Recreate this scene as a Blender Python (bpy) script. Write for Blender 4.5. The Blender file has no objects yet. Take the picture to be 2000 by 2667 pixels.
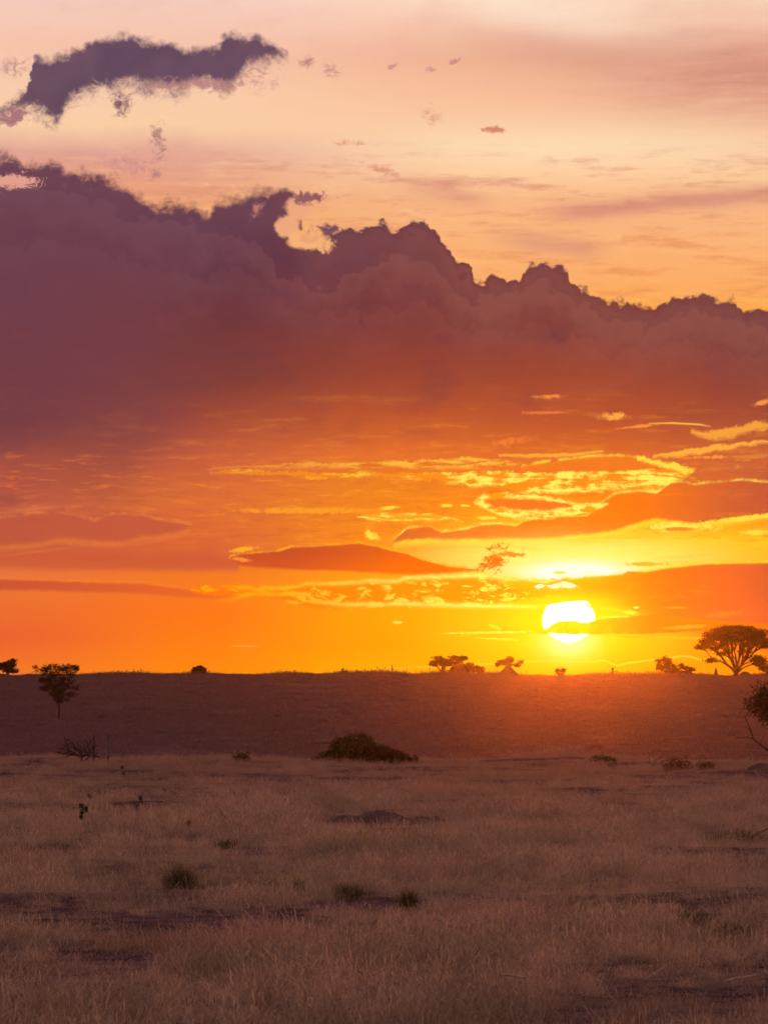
import bpy, math, random
import numpy as np
from mathutils import Vector

scene = bpy.context.scene
COL = scene.collection
PX = 1000.0 / math.tan(math.radians(5.0))      # focal length in photograph pixels (2000 px across ten degrees)
EYE = 2.6
HAZE_D = 0.00005
HAZE_G = 0.972
HORIZON = 1757.0
PITCH = math.atan((HORIZON - 1333.5) / PX)
rng = np.random.default_rng(11)

# ------------------------------------------------------------------ camera
cam_data = bpy.data.cameras.new("camera")
cam_data.sensor_fit = 'HORIZONTAL'
cam_data.sensor_width = 36.0
cam_data.lens = 18.0 / math.tan(math.radians(5.0))
cam_data.clip_end = 20000.0
cam_data.clip_start = 0.5
cam_data.dof.use_dof = True
cam_data.dof.focus_distance = 260.0
cam_data.dof.aperture_fstop = 22.0
cam = bpy.data.objects.new("camera", cam_data)
COL.objects.link(cam)
cam.location = (0, 0, EYE)
cam.rotation_euler = (math.radians(90) + PITCH, 0, 0)
scene.camera = cam

scene.view_settings.view_transform = 'Standard'
scene.view_settings.look = 'None'
scene.view_settings.exposure = 0
scene.view_settings.gamma = 1
scene.cycles.use_denoising = True
scene.cycles.denoiser = 'OPENIMAGEDENOISE'
scene.cycles.denoising_prefilter = 'ACCURATE'
scene.cycles.use_adaptive_sampling = True
scene.cycles.adaptive_threshold = 0.012
scene.cycles.adaptive_min_samples = 80
scene.cycles.max_bounces = 3
scene.cycles.diffuse_bounces = 1
scene.cycles.glossy_bounces = 1
scene.cycles.transmission_bounces = 2
scene.cycles.volume_bounces = 0
scene.cycles.transparent_max_bounces = 3

def lin(c):
    return tuple((v / 255.0 / 12.92 if v / 255.0 <= 0.04045 else ((v / 255.0 + 0.055) / 1.055) ** 2.4) for v in c) + (1.0,)

# ------------------------------------------------------------------ a small expression builder for shader nodes
class NT:
    def __init__(s, tree): s.t = tree
    def node(s, kind, **kw):
        n = s.t.nodes.new(kind)
        for k, v in kw.items(): setattr(n, k, v)
        return n
    def put(s, sock, v):
        if isinstance(v, V): s.t.links.new(v.s, sock)
        elif v is not None: sock.default_value = v
    def m(s, op, a, b=None, c=None, clamp=False):
        n = s.node('ShaderNodeMath', operation=op, use_clamp=clamp)
        for i, v in enumerate((a, b, c)):
            if v is not None: s.put(n.inputs[i], v)
        return V(s, n.outputs[0])
    def vec(s, x, y, z=0.0):
        n = s.node('ShaderNodeCombineXYZ')
        for i, v in enumerate((x, y, z)): s.put(n.inputs[i], v)
        return V(s, n.outputs[0])
    def noise(s, vec, scale, detail=4, rough=0.55, dist=0.0, kind='FBM'):
        n = s.node('ShaderNodeTexNoise', noise_dimensions='3D', noise_type=kind)
        s.put(n.inputs['Vector'], vec)
        n.inputs['Scale'].default_value = scale
        n.inputs['Detail'].default_value = detail
        n.inputs['Roughness'].default_value = rough
        n.inputs['Distortion'].default_value = dist
        return V(s, n.outputs['Fac'])
    def voro(s, vec, scale, detail=3, rough=0.55):
        n = s.node('ShaderNodeTexVoronoi', voronoi_dimensions='2D', feature='F1')
        s.put(n.inputs['Vector'], vec)
        n.inputs['Scale'].default_value = scale
        n.inputs['Detail'].default_value = detail
        n.inputs['Roughness'].default_value = rough
        return V(s, n.outputs['Distance'])
    def ramp(s, f, stops, mode='LINEAR'):
        n = s.node('ShaderNodeValToRGB')
        n.color_ramp.interpolation = mode
        e = n.color_ramp.elements
        while len(e) < len(stops): e.new(0.5)
        for el, (p, c) in zip(e, stops): el.position = p
        for el, (p, c) in zip(e, stops): el.position = p; el.color = c
        s.put(n.inputs[0], f)
        return V(s, n.outputs[0])
    def smooth(s, v, a, b):
        n = s.node('ShaderNodeMapRange', interpolation_type='SMOOTHSTEP')
        n.clamp = False
        s.put(n.inputs[0], v)
        if not isinstance(a, V):
            s.k = getattr(s, 'k', 0) + 1; a = a + s.k * 1e-7
        s.put(n.inputs[1], a); s.put(n.inputs[2], b)
        return V(s, n.outputs[0])
    def group(s, tree, *vals):
        n = s.node('ShaderNodeGroup')
        n.node_tree = tree
        for sock, v in zip(n.inputs, vals): s.put(sock, v)
        return V(s, n.outputs[0])
    def mix(s, f, a, b, blend='MIX'):
        n = s.node('ShaderNodeMix', data_type='RGBA', blend_type=blend)
        s.put(n.inputs[0], f); s.put(n.inputs[6], a); s.put(n.inputs[7], b)
        return V(s, n.outputs[2])
    def curves(s, x, x0, x1, fa, fb, ya, yb, mode='VECTOR', raw=False):
        """two functions of x (point lists) through one curve node"""
        n = s.node('ShaderNodeRGBCurve')
        t = (x - x0) * (1.0 / (x1 - x0))
        cc = s.node('ShaderNodeCombineColor')
        for i in range(3): s.put(cc.inputs[i], t)
        s.t.links.new(cc.outputs[0], n.inputs['Color'])
        for ci, pts in enumerate((fa, fb)):
            c = n.mapping.curves[ci]
            q = [((px - x0) / (x1 - x0), (py - ya) / (yb - ya)) for px, py in pts]
            q = [(min(max(a, 0), 1), min(max(b, 0), 1)) for a, b in q]
            while len(c.points) < len(q): c.points.new(0.5, 0.5)
            for p, l in zip(c.points, q): p.location = l; p.handle_type = mode
        n.mapping.update()
        sp = s.node('ShaderNodeSeparateColor')
        s.t.links.new(n.outputs[0], sp.inputs[0])
        r_ = V(s, sp.outputs[0]) + V(s, sp.outputs[2]) * 1e-8      # every output must be used
        if raw: return r_, V(s, sp.outputs[1])
        if len(fb) == 2: return (r_ + V(s, sp.outputs[1]) * 1e-8) * (yb - ya) + ya, None
        return r_ * (yb - ya) + ya, V(s, sp.outputs[1]) * (yb - ya) + ya

class V:
    def __init__(s, nt, sock): s.nt = nt; s.s = sock
    def __add__(s, o): return s.nt.m('ADD', s, o)
    __radd__ = __add__
    def __mul__(s, o): return s.nt.m('MULTIPLY', s, o)
    __rmul__ = __mul__
    def __sub__(s, o): return s.nt.m('SUBTRACT', s, o)
    def __rsub__(s, o): return s.nt.m('SUBTRACT', o, s)
    def __truediv__(s, o): return s.nt.m('DIVIDE', s, o)
    def exp(s): return s.nt.m('EXPONENT', s)
    def abs(s): return s.nt.m('ABSOLUTE', s)
    def sq(s): return s.nt.m('MULTIPLY', s, s)
    def cl(s): return s.nt.m('MINIMUM', s.nt.m('MAXIMUM', s, 0.0), 1.0)
    def max(s, o): return s.nt.m('MAXIMUM', s, o)
    def min(s, o): return s.nt.m('MINIMUM', s, o)

def new_group(name, ins):
    g = bpy.data.node_groups.new(name, 'ShaderNodeTree')
    for nm, ty in ins:
        g.interface.new_socket(nm, in_out='INPUT', socket_type='NodeSocketColor' if ty == 'c' else 'NodeSocketFloat')
    g.interface.new_socket('Color', in_out='OUTPUT', socket_type='NodeSocketColor')
    nt = NT(g)
    gi = nt.node('NodeGroupInput'); go = nt.node('NodeGroupOutput')
    return g, nt, [V(nt, gi.outputs[i]) for i in range(len(ins))], lambda v: g.links.new(v.s, go.inputs[0])
# ------------------------------------------------------------------ sky: direction-space shader (degrees of azimuth and elevation)
SUN_AZ = math.degrees(math.atan((1481 - 1000) / PX))
SUN_EL = 0.72
world = bpy.data.worlds.new("World")
scene.world = world
world.use_nodes = True
world.cycles.sampling_method = 'MANUAL'
world.cycles.sample_map_resolution = 512
wt = world.node_tree
wt.nodes.clear()
N = NT(wt)
tc = N.node('ShaderNodeTexCoord')
sep = N.node('ShaderNodeSeparateXYZ')
wt.links.new(tc.outputs['Generated'], sep.inputs[0])
dx, dy, dz = (V(N, sep.outputs[i]) for i in range(3))
az = N.m('ARCTAN2', dx, dy) * (180 / math.pi)
el = N.m('ARCSINE', dz) * (180 / math.pi)
K = 0.1995
x = az * K + 1.0                      # 0.2 units per degree; 1.0 is due north, y grows downwards from the zenith side
y = 1.757 - el * K
P = N.vec(x, y, 0.0)
# warps
n_big = N.noise(P, 5.0, 8, 0.6) - 0.5
n_fine = N.noise(N.vec(x, y, 3.7), 26.0, 7, 0.62) - 0.5
bil = N.voro(P, 17.0, 3, 0.5)                                   # billows for the cumulus edge
n_str = N.noise(N.vec(x * 1.6, y * 13.0, n_big * 0.8), 3.0, 8, 0.62) - 0.5         # long streaks
n_dia = N.noise(N.vec(x * 2.0 + y * 3.0, y * 9.0, 5.0), 2.2, 7, 0.6) - 0.5

n_wsp = N.noise(N.vec(x, y * 1.15, 21.0), 30.0, 9, 0.72, 1.3) - 0.5
n_fil = N.noise(N.vec(x * 4.0 + y * 3.0, y * 26.0, n_big * 1.5), 2.6, 6, 0.6, 0.4) - 0.5
v_cr = N.voro(N.vec(x, y * 1.2), 9.0, 3, .6)
n_mot = N.noise(N.vec(x * 0.8, y * 1.7, 9.0), 27.0, 5, .6, .5)
n_dusk = N.noise(N.vec(az * .02, el * .06, 2.0), 3.0, 5)

# every later term hangs on the noises, so the shader compiler evaluates the long chain in order
tie = (n_big + n_wsp + n_fil + n_fine + bil + n_str + n_dia + v_cr + n_mot + n_dusk) * 1e-7
x = x + tie
y = y + tie
el = el + tie
az = az + tie
n_big, n_fine, n_wsp, n_fil, bil, n_str, n_dia, v_cr, n_mot, n_dusk = [q_ + tie for q_ in (n_big, n_fine, n_wsp, n_fil, bil, n_str, n_dia, v_cr, n_mot, n_dusk)]

SYNC = [0]
def sync(col):
    """ties the coordinates to the colour built so far, so the compiler cannot run ahead and fill its stack"""
    global x, y, n_fine, n_wsp, n_str, n_fil, n_mot, n_big, n_dusk, az, el
    sp = N.node('ShaderNodeSeparateColor'); wt.links.new(col.s, sp.inputs[0])
    z = (V(N, sp.outputs[0]) + V(N, sp.outputs[1]) + V(N, sp.outputs[2])) * 1e-7
    x = x + z; y = y + z; n_fine = n_fine + z
    SYNC[0] += 1
    if SYNC[0] % 3 == 0: n_wsp = n_wsp + z; n_str = n_str + z; n_fil = n_fil + z
    if SYNC[0] % 10 == 0: n_mot = n_mot + z; n_big = n_big + z; n_dusk = n_dusk + z; az = az + z; el = el + z
    return col

def R(*st): return [(max(0.0, min(1.0, yy / 1.8)), lin(c)) for yy, c in st]
t = y * (1 / 1.8)
# high thin veil above the cloud bank
tw = (y + n_big * 0.05) * (1 / 1.8)
c_l = N.ramp(tw, R((0, (246, 204, 190)), (.12, (247, 196, 172)), (.25, (250, 207, 172)), (.33, (251, 206, 165)), (.40, (226, 165, 148)), (.47, (232, 160, 130)), (.56, (240, 168, 112)), (.75, (250, 165, 80))))
c_r = N.ramp(tw, R((0, (253, 216, 190)), (.07, (250, 202, 175)), (.16, (243, 182, 148)), (.27, (250, 195, 155)), (.38, (253, 208, 168)), (.45, (253, 204, 158)), (.52, (249, 184, 134)), (.62, (250, 180, 122)), (.75, (252, 172, 102)), (.84, (252, 168, 60))))
clear = N.mix(N.smooth(x, 0.3, 1.3), c_l, c_r)
# pale opening at the top and mauve veils
veil1 = (((x - 1.95) * 1.5).sq() * -3.0 + ((y - 0.20 + n_dia * 0.07) * 8.0).sq() * -1.1).exp()
clear = N.mix((veil1 * (0.9 + n_str * 1.6)).cl() * 0.85, clear, lin((208, 138, 122)))
veil2 = (((x - 1.55) * 2.6).sq() * -1.0 + ((y - 0.13 - (x - 1.5) * 0.08 + n_dia * 0.05) * 17.0).sq() * -1.0).exp()
clear = N.mix(veil2 * 0.55, clear, lin((214, 148, 125)))
open1 = (((x - 1.42) * 3.2).sq() * -1.0 + ((y - 0.03 - (x - 1.4) * 0.18) * 16.0).sq() * -1.0).exp()
clear = N.mix(open1 * 0.55, clear, lin((255, 232, 208)))
open2 = (((x - 1.45) * 2.2).sq() * -1.0 + ((y - 0.385 + n_str * 0.04) * 17.0).sq() * -1.0).exp()
clear = N.mix(open2 * 0.6, clear, lin((255, 226, 182)))
st1 = N.smooth(n_str + n_dia * 0.5, -0.02, 0.22) * N.smooth(y, 0.34, 0.46)
clear = N.mix(st1 * 0.7, clear, N.ramp(t, R((.35, (220, 152, 138)), (.5, (220, 146, 118)), (.62, (232, 146, 96)), (.8, (238, 148, 80)))))
st2 = N.smooth(n_str * -1.0 + n_dia * 0.4, 0.05, 0.22) * N.smooth(y, 0.30, 0.5)
clear = N.mix(st2 * 0.4, clear, N.ramp(t, R((.35, (255, 216, 170)), (.7, (255, 196, 110)))))
hv = N.smooth(n_dia + n_big, -0.1, 0.35) * N.smooth(y, 0.35, 0.2)
clear = N.mix(hv * 0.28, clear, lin((232, 168, 158)))
# two slanting mauve wisps on the right
for (x0, x1, ya, yb, w, a) in ((1.38, 2.1, .563, .495, .017, .7), (1.25, 1.6, .61, .655, .018, .5), (1.0, 1.3, .47, .53, .02, .4)):
    d = (y - ya - (x - x0) * ((yb - ya) / (x1 - x0)) + n_str * 0.035 + n_big * 0.03) * (1 / w)
    clear = N.mix((d.sq() * -0.5).exp() * N.smooth(x, x0 - .03, x0 + .15) * N.smooth(x, x1 + .02, x1 - .1) * a, clear, lin((205, 132, 118)))

# the deep bank and everything under it
A = N.ramp(t, R((.42, (98, 70, 95)), (.6, (90, 60, 87)), (.8, (94, 55, 79)), (1.0, (103, 54, 68)), (1.1, (112, 57, 63)), (1.19, (162, 79, 64)), (1.28, (180, 85, 66)), (1.36, (190, 94, 68)), (1.44, (200, 94, 60)), (1.5, (235, 118, 60)), (1.56, (238, 114, 48)), (1.66, (236, 100, 48)), (1.75, (246, 122, 40))))
B = N.ramp(t, R((.5, (101, 61, 79)), (.7, (101, 54, 68)), (.85, (112, 56, 59)), (1.0, (126, 61, 55)), (1.1, (165, 77, 56)), (1.2, (204, 96, 60)), (1.3, (221, 111, 53)), (1.37, (220, 104, 52)), (1.45, (216, 98, 54)), (1.5, (244, 122, 36)), (1.6, (252, 118, 24)), (1.75, (255, 136, 14))))
C_ = N.ramp(t, R((.58, (110, 59, 68)), (.7, (117, 58, 61)), (.85, (128, 59, 55)), (.98, (152, 68, 50)), (1.08, (190, 86, 46)), (1.18, (227, 112, 46)), (1.26, (232, 128, 34)), (1.4, (246, 138, 20)), (1.46, (254, 150, 12)), (1.55, (255, 162, 4)), (1.68, (255, 158, 0)), (1.75, (255, 170, 0))))
D = N.ramp(t, R((.7, (121, 61, 63)), (.85, (130, 61, 55)), (1.0, (161, 72, 48)), (1.1, (184, 84, 46)), (1.2, (219, 109, 41)), (1.3, (242, 139, 20)), (1.40, (255, 205, 24)), (1.45, (255, 232, 90)), (1.5, (255, 232, 90)), (1.56, (255, 200, 0)), (1.68, (255, 198, 0)), (1.75, (255, 170, 0))))
E = N.ramp(t, R((.8, (115, 63, 64)), (.95, (130, 61, 55)), (1.08, (161, 74, 52)), (1.18, (199, 96, 57)), (1.27, (190, 89, 57)), (1.35, (240, 140, 30)), (1.41, (255, 196, 20)), (1.46, (255, 182, 20)), (1.5, (232, 108, 32)), (1.62, (224, 96, 36)), (1.70, (250, 120, 10)), (1.75, (255, 140, 4))))
low = N.mix(N.smooth(x, 0.0, 0.55), A, B)
low = N.mix(N.smooth(x, 0.5, 1.05), low, C_)
low = N.mix(N.smooth(x, 1.0, 1.45), low, D)
low = N.mix(N.smooth(x, 1.5, 2.05), low, E)
# mottling inside the bank
low = N.mix(N.smooth(n_str + n_big * 0.6, -0.02, 0.3) * N.smooth(y, 1.65, 0.9) * 0.35, low, N.mix(N.smooth(y, .6, 1.25), lin((92, 54, 72)), lin((176, 76, 50))))
low = N.mix(N.smooth(n_str * -1.0 + n_dia * 0.5, 0.0, 0.3) * N.smooth(y, 0.95, 1.15) * N.smooth(y, 1.62, 1.5) * 0.45, low, N.mix(N.smooth(x, 0.0, 1.2), lin((228, 116, 60)), lin((255, 160, 30))))
low = N.mix(N.smooth(n_big + n_dia * .8, -.02, .3) * N.smooth(y, 1.25, 1.0) * 0.4, low, N.mix(N.smooth(y, .6, 1.15), lin((80, 52, 76)), lin((112, 56, 60))))
low = N.mix(N.smooth(n_big * -1.0 + n_dia * .6, 0.0, .3) * N.smooth(y, 1.2, .9) * 0.35, low, N.mix(N.smooth(y, .6, 1.15), lin((118, 74, 88)), lin((176, 84, 60))))
# soft smoky darker hem under the left part of the bank
hem = N.smooth(y + n_big * 0.16 + n_str * 0.04, 1.24, 1.12) * N.smooth(x, 0.62, 0.3)
low = N.mix(hem * 0.6, low, lin((120, 64, 70)))
hem2 = ((((x - .27) * 6.5).sq() + ((y - 1.20 + n_big * .1) * 11).sq()) * -1.0).exp()
low = N.mix(hem2 * 0.45, low, lin((142, 72, 62)))

# rim of the bank
deck = [(-.5, .43), (-.2, .38), (0, .392), (.036, .392), (.066, .413), (.127, .404), (.175, .428), (.205, .437), (.289, .449), (.338, .476), (.374, .512), (.392, .521), (.422, .512), (.458, .512), (.494, .521), (.518, .53), (.543, .53), (.561, .5), (.603, .491), (.639, .491), (.663, .490), (.695, .476), (.73, .474), (.77, .488), (.775, .52), (.785, .585), (.80, .60), (.83, .60), (.86, .592), (.904, .582), (.964, .573), (1.0, .567), (1.03, .585), (1.048, .582), (1.078, .558), (1.115, .57), (1.145, .597), (1.175, .633), (1.187, .663), (1.223, .675), (1.235, .711), (1.259, .723), (1.277, .702), (1.319, .717), (1.35, .711), (1.362, .687), (1.392, .666), (1.422, .669), (1.458, .675), (1.482, .687), (1.488, .711), (1.512, .735), (1.542, .753), (1.591, .76), (1.633, .772), (1.651, .787), (1.663, .781), (1.711, .778), (1.753, .766), (1.796, .756), (1.832, .76), (1.874, .769), (1.922, .769), (1.934, .802), (1.946, .805), (1.97, .796), (2.0, .799), (2.2, .83), (2.5, .8)]
xw = x + n_fine * 0.022
dk, _ = N.curves(xw, -0.5, 2.5, deck, [(0, 0), (1, 1)], 0.3, 0.9)
edge = y - dk - (bil - 0.33) * 0.030 + n_fine * 0.022 + n_wsp * 0.018 + n_wsp * N.smooth(x, .7, .4) * .05
soft = N.smooth(x, 0.5, 1.0) * -0.022 + 0.03
dk_a = N.smooth(edge, soft * -0.4, soft)
# slightly paler, warmer crest just inside the rim
crest = N.smooth(edge, 0.20, 0.02) * N.smooth(edge, .0, .03) * N.smooth(v_cr + n_big * .5, .18, .6)
low_d = N.mix(crest * (N.smooth(x, 0.5, 1.3) * 0.22 + .22), low, N.mix(N.smooth(x, .4, 1.2), lin((122, 82, 98)), lin((146, 86, 76))))
low_d = N.mix(N.smooth(edge, 0.13, 0.02) * N.smooth(x, 1.3, 0.9) * 0.35 * N.smooth(n_big, -.15, .2), low_d, lin((98, 66, 84)))
# nearer lobes of the bank, stepped in front of its crest
for f2, off, aa in (([(-.5, .50), (0, .455), (.12, .462), (.25, .50), (.33, .545), (.45, .55), (.55, .585), (.66, .60), (.74, .70), (.86, .72), (.95, .66), (1.05, .645), (1.13, .66), (1.2, .76), (1.3, .75), (1.37, .715), (1.45, .72), (1.55, .80), (1.68, .83), (1.8, .79), (1.93, .82), (2.1, .85), (2.5, .85)], .0, .34), ([(-.5, .66), (0, .62), (.2, .60), (.35, .66), (.5, .70), (.62, .68), (.8, .80), (.95, .79), (1.1, .76), (1.22, .84), (1.4, .82), (1.6, .90), (1.8, .88), (2.0, .92), (2.5, .9)], .3, .20)):
    k2, _ = N.curves(x + n_fine * .05 + n_big * .04, -0.5, 2.5, f2, [(0, 0), (1, 1)], 0.3, 1.0)
    e2 = y - k2 - (bil - 0.33) * 0.05 + n_fine * 0.03
    up = N.smooth(e2, -.07, -.005) * N.smooth(e2, .004, -.002)
    low_d = N.mix(up * aa * .6, low_d, N.mix(N.smooth(x, .4, 1.2), lin((84, 56, 80)), lin((108, 60, 66))))
    low_d = N.mix(N.smooth(e2, -.004, .010) * N.smooth(e2, .12, .01) * aa * .8, low_d, N.mix(N.smooth(x, .3, 1.2), lin((120, 80, 96)), lin((154, 92, 80))))
col = sync(N.mix(dk_a, clear, low_d))

GB, gn, gi, go = new_group('soft_cloud_patch', [('Base', 'c'), ('X', 'f'), ('Y', 'f'), ('Noise', 'f'), ('cx', 'f'), ('cy', 'f'), ('ax', 'f'), ('bx', 'f'), ('ay', 'f'), ('by', 'f'), ('Tint', 'c'), ('thr', 'f'), ('thr2', 'f'), ('amp', 'f'), ('a', 'f')])
base, gx, gy, gns, cx_, cy_, ax_, bx_, ay_, by_, tint, th, th2, amp_, a_ = gi
ux, uy = gx - cx_, gy - cy_
q = (ux * ax_ + uy * bx_).sq() + (uy * ay_ - ux * by_).sq()
go(gn.mix(gn.smooth((q * -1.0).exp() + gns * amp_, th, th2) * gn.smooth(q, 3.5, 1.5) * a_, base, tint))
JIT = [0]
def jit():
    JIT[0] += 1
    return 1.0 + JIT[0] * 1e-5          # keeps equal terms distinct: shared ones would stay on the shader stack
def blob(col, cx, cy, rx, ry, c, thr=0.35, w=0.25, amp=1.6, ang=0.0, a=1.0, ns=None):
    amp *= jit(); cx += JIT[0] * 1e-7; cy += JIT[0] * 1e-7
    if ns is None and cy < .62: return N.group(GB, col, x, y, n_wsp, cx, cy, math.cos(ang) / (rx * 1.35), math.sin(ang) / (rx * 1.35), math.cos(ang) / (ry * 1.35), math.sin(ang) / (ry * 1.35), c, thr + .03, thr + .03 + w * 1.3, 3.0 * jit(), a)
    ca, sa = math.cos(ang), math.sin(ang)
    if ns is None and w > .22 and rx > .012: return N.group(GB, col, x, y, n_wsp, cx, cy, ca / rx / 1.15, sa / rx / 1.15, ca / ry / 1.15, sa / ry / 1.15, c, thr, thr + w * 1.5, amp * 1.7, a)
    return N.group(GB, col, x, y, ns if ns is not None else n_fine, cx, cy, ca / rx, sa / rx, ca / ry, sa / ry, c, thr, thr + w, amp, a)

GC, gn, gi, go = new_group('cloud_band', [('Base', 'c'), ('Tint', 'c'), ('T', 'f'), ('B', 'f'), ('Y', 'f'), ('Noise', 'f'), ('ya', 'f'), ('ys', 'f'), ('st', 'f'), ('sb', 'f'), ('a', 'f'), ('Rim', 'c'), ('ra', 'f'), ('rw', 'f'), ('Hem', 'c'), ('ha', 'f'), ('hw', 'f')])
base, tint, T_, B_, gy, gns, ya_, ys_, st_, sb_, a_, rim_, ra_, rw_, hem_, ha_, hw_ = gi
tf = T_ * ys_ + ya_; bf = B_ * ys_ + ya_
dt, db = gy - tf, bf - gy
th = bf - tf
c0 = gn.mix(((db * hw_).sq() * -1.0).exp() * gn.smooth(th, .0, .012) * (gns * (ha_ * 1.5) + ha_ * .75), base, hem_)
c0 = gn.mix(gn.smooth(dt, st_ * -1.0, st_) * gn.smooth(db, sb_ * -1.0, sb_) * a_, c0, tint)
go(gn.mix((((dt + st_ * .6) * rw_).sq() * -1.0).exp() * gn.smooth(th, -.012, .004) * gn.smooth(gns * ra_, -.16, .16) * (ra_ * .85), c0, rim_))
DK = lin((104, 70, 88))
# the bay behind the leaning arm
BAY = lin((238, 168, 126)); BAY2 = lin((247, 178, 118))
col = blob(col, .775, .545, .044, .046, BAY, .42, .3, .9, ang=.2, ns=n_fine)
col = blob(col, .752, .590, .040, .046, BAY, .42, .3, .9, ang=-.5, ns=n_fine)
col = blob(col, .80, .625, .070, .034, BAY2, .42, .3, .9, ang=.05, ns=n_fine)
col = blob(col, .845, .640, .030, .022, BAY2, .42, .4)
col = blob(col, .668, .545, .014, .03, lin((196, 130, 118)), .45, .8, ang=.5)
col = blob(col, .80, .515, .04, .014, lin((150, 92, 96)), .3, .4)
col = blob(col, .03, .478, .06, .016, lin((226, 160, 140)), .35, .3)      # hole in the bank
col = blob(col, .865, .597, .040, .012, lin((124, 78, 90)), .35, .5)
col = blob(col, .80, .62, .04, .02, lin((214, 144, 116)), .45, .8)
col = blob(col, .41, .37, .022, .05, lin((160, 106, 114)), .5, .5, 2.6, a=.8)
col = blob(col, .40, .455, .022, .02, lin((166, 112, 118)), .5, .6, 2.4, a=.7)
col = blob(col, .33, .43, .09, .03, lin((190, 132, 134)), .55, .6, 2.4, a=.6)
col = blob(col, .80, .165, .02, .018, lin((176, 116, 114)), .48, .5, 2.4, a=.85)
col = blob(col, .865, .185, .03, .02, lin((196, 134, 124)), .5, .5, 2.6, ang=.5, a=.75)
col = blob(col, .915, .374, .04, .011, lin((216, 144, 108)), .45, .5, 2.2, a=.8)
col = blob(col, 1.125, .303, .035, .028, lin((222, 156, 128)), .55, .5, 2.8, ang=.6, a=.7)
col = blob(col, 1.285, .34, .03, .008, lin((214, 138, 108)), .4, .3, 2.0)
col = blob(col, 1.185, .162, .02, .007, lin((206, 142, 132)), .4, .4, 1.5, ang=-.5)
col = blob(col, 1.122, .183, .015, .012, lin((218, 154, 140)), .4, .4, 1.8)
col = blob(col, 1.025, .175, .016, .005, lin((214, 150, 138)), .4, .4, 1.2, ang=-.4)
col = blob(col, 1.0, .445, .05, .012, lin((225, 155, 125)), .45, .5, 2.0, ang=.3)

def band(col, top, bot, c, st=.006, sb=.012, wx=.0, wy=.0, wn=None, mode='VECTOR', rim=None, rw=.006, brim=None, brw=.006, a=1.0, ylo=None, ym=None):
    x0, x1 = top[0][0] - .01, top[-1][0] + .01
    wx *= jit(); wy *= jit()
    m0 = (top[0][1] + bot[0][1]) / 2; m1 = (top[-1][1] + bot[-1][1]) / 2
    top = [(x0, m0 + .015)] + top + [(x1, m1 + .015)]
    bot = [(x0, m0 - .015)] + bot + [(x1, m1 - .015)]
    ya = min(p[1] for p in top + bot) - .02; yb = max(p[1] for p in top + bot) + .02
    xx = x + n_fine * wx if wx else x
    wn = wn if wn is not None else n_fine
    tf, bf = N.curves(xx, x0, x1, top, bot, ya, yb, mode, raw=True)
    yy = y + wn * wy + n_wsp * (wy * .8) if wy else y
    return sync(N.group(GC, col, c, tf, bf, yy, n_fine, ya, yb - ya, st, sb, a, rim or (0, 0, 0, 1), jit() if rim else 0.0, 1 / rw, brim or (0, 0, 0, 1), jit() if brim else 0.0, 1 / brw))

# the torn dark cloud high on the left
topc = [(-.12, .30), (0, .289), (.036, .265), (.066, .241), (.078, .199), (.084, .16), (.12, .150), (.175, .142), (.229, .115), (.259, .102), (.289, .093), (.338, .093), (.374, .108), (.41, .115), (.446, .115), (.482, .124), (.53, .13), (.56, .12), (.59, .096), (.639, .093), (.681, .099), (.705, .115), (.73, .13), (.748, .125)]
botc = [(-.12, .32), (0, .307), (.036, .283), (.072, .283), (.108, .301), (.139, .331), (.163, .295), (.181, .259), (.223, .243), (.271, .232), (.325, .225), (.386, .226), (.458, .241), (.5, .222), (.542, .210), (.579, .229), (.603, .223), (.639, .175), (.681, .160), (.723, .148), (.748, .135)]
tf, bf = N.curves(x + n_fine * .05, -.13, .76, [(-.13, .33)] + topc + [(.76, .16)], [(-.13, .30)] + botc + [(.76, .10)], 0.06, 0.36)
ed_t = y - tf - (bil - .33) * .022 + n_fine * .03 + n_wsp * .03 + .010
ed_b = bf - y + n_fine * .08 + n_wsp * .09 + n_big * .03 + .020
ctor = N.smooth(ed_t, -.008, .022) * N.smooth(ed_b, -.020, .045)
ccol = N.mix(N.smooth(ed_b, .035, -.01), N.mix(N.smooth(n_big, -.2, .25), lin((86, 62, 88)), lin((108, 76, 96))), lin((168, 116, 120)))
col = sync(N.mix(ctor * 0.97, col, ccol))
col = blob(col, .03, .31, .04, .03, lin((170, 116, 122)), .5, .4, 2.4)
col = blob(col, .04, .185, .06, .03, lin((178, 126, 126)), .6, .7, 2.6, a=.8)
col = blob(col, .67, .21, .06, .04, lin((188, 126, 122)), .6, .8, 2.6, a=.8)
col = blob(col, .316, .275, .028, .036, lin((136, 92, 106)), .42, .6, 2.2, ang=.3)
col = blob(col, .50, .225, .14, .02, lin((190, 132, 128)), .5, .5, 2.2)

lowmask = N.smooth(y, 1.14, 1.22) * N.smooth(y, 1.46, 1.38)
col = N.mix(N.smooth(n_fil, .03, .2) * lowmask * .5, col, N.mix(N.smooth(x, .2, 1.2), lin((236, 122, 58)), lin((255, 172, 40))))
col = N.mix(N.smooth(n_fil * -1.0 + n_str * .5, .02, .2) * lowmask * .45, col, N.mix(N.smooth(x, .2, 1.2), lin((184, 84, 60)), lin((226, 104, 34))))
# ---- low streaks and islands
YB = lin((255, 236, 92)); YM = lin((255, 206, 40)); YO = lin((255, 176, 50)); OD = lin((232, 120, 34))
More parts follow.
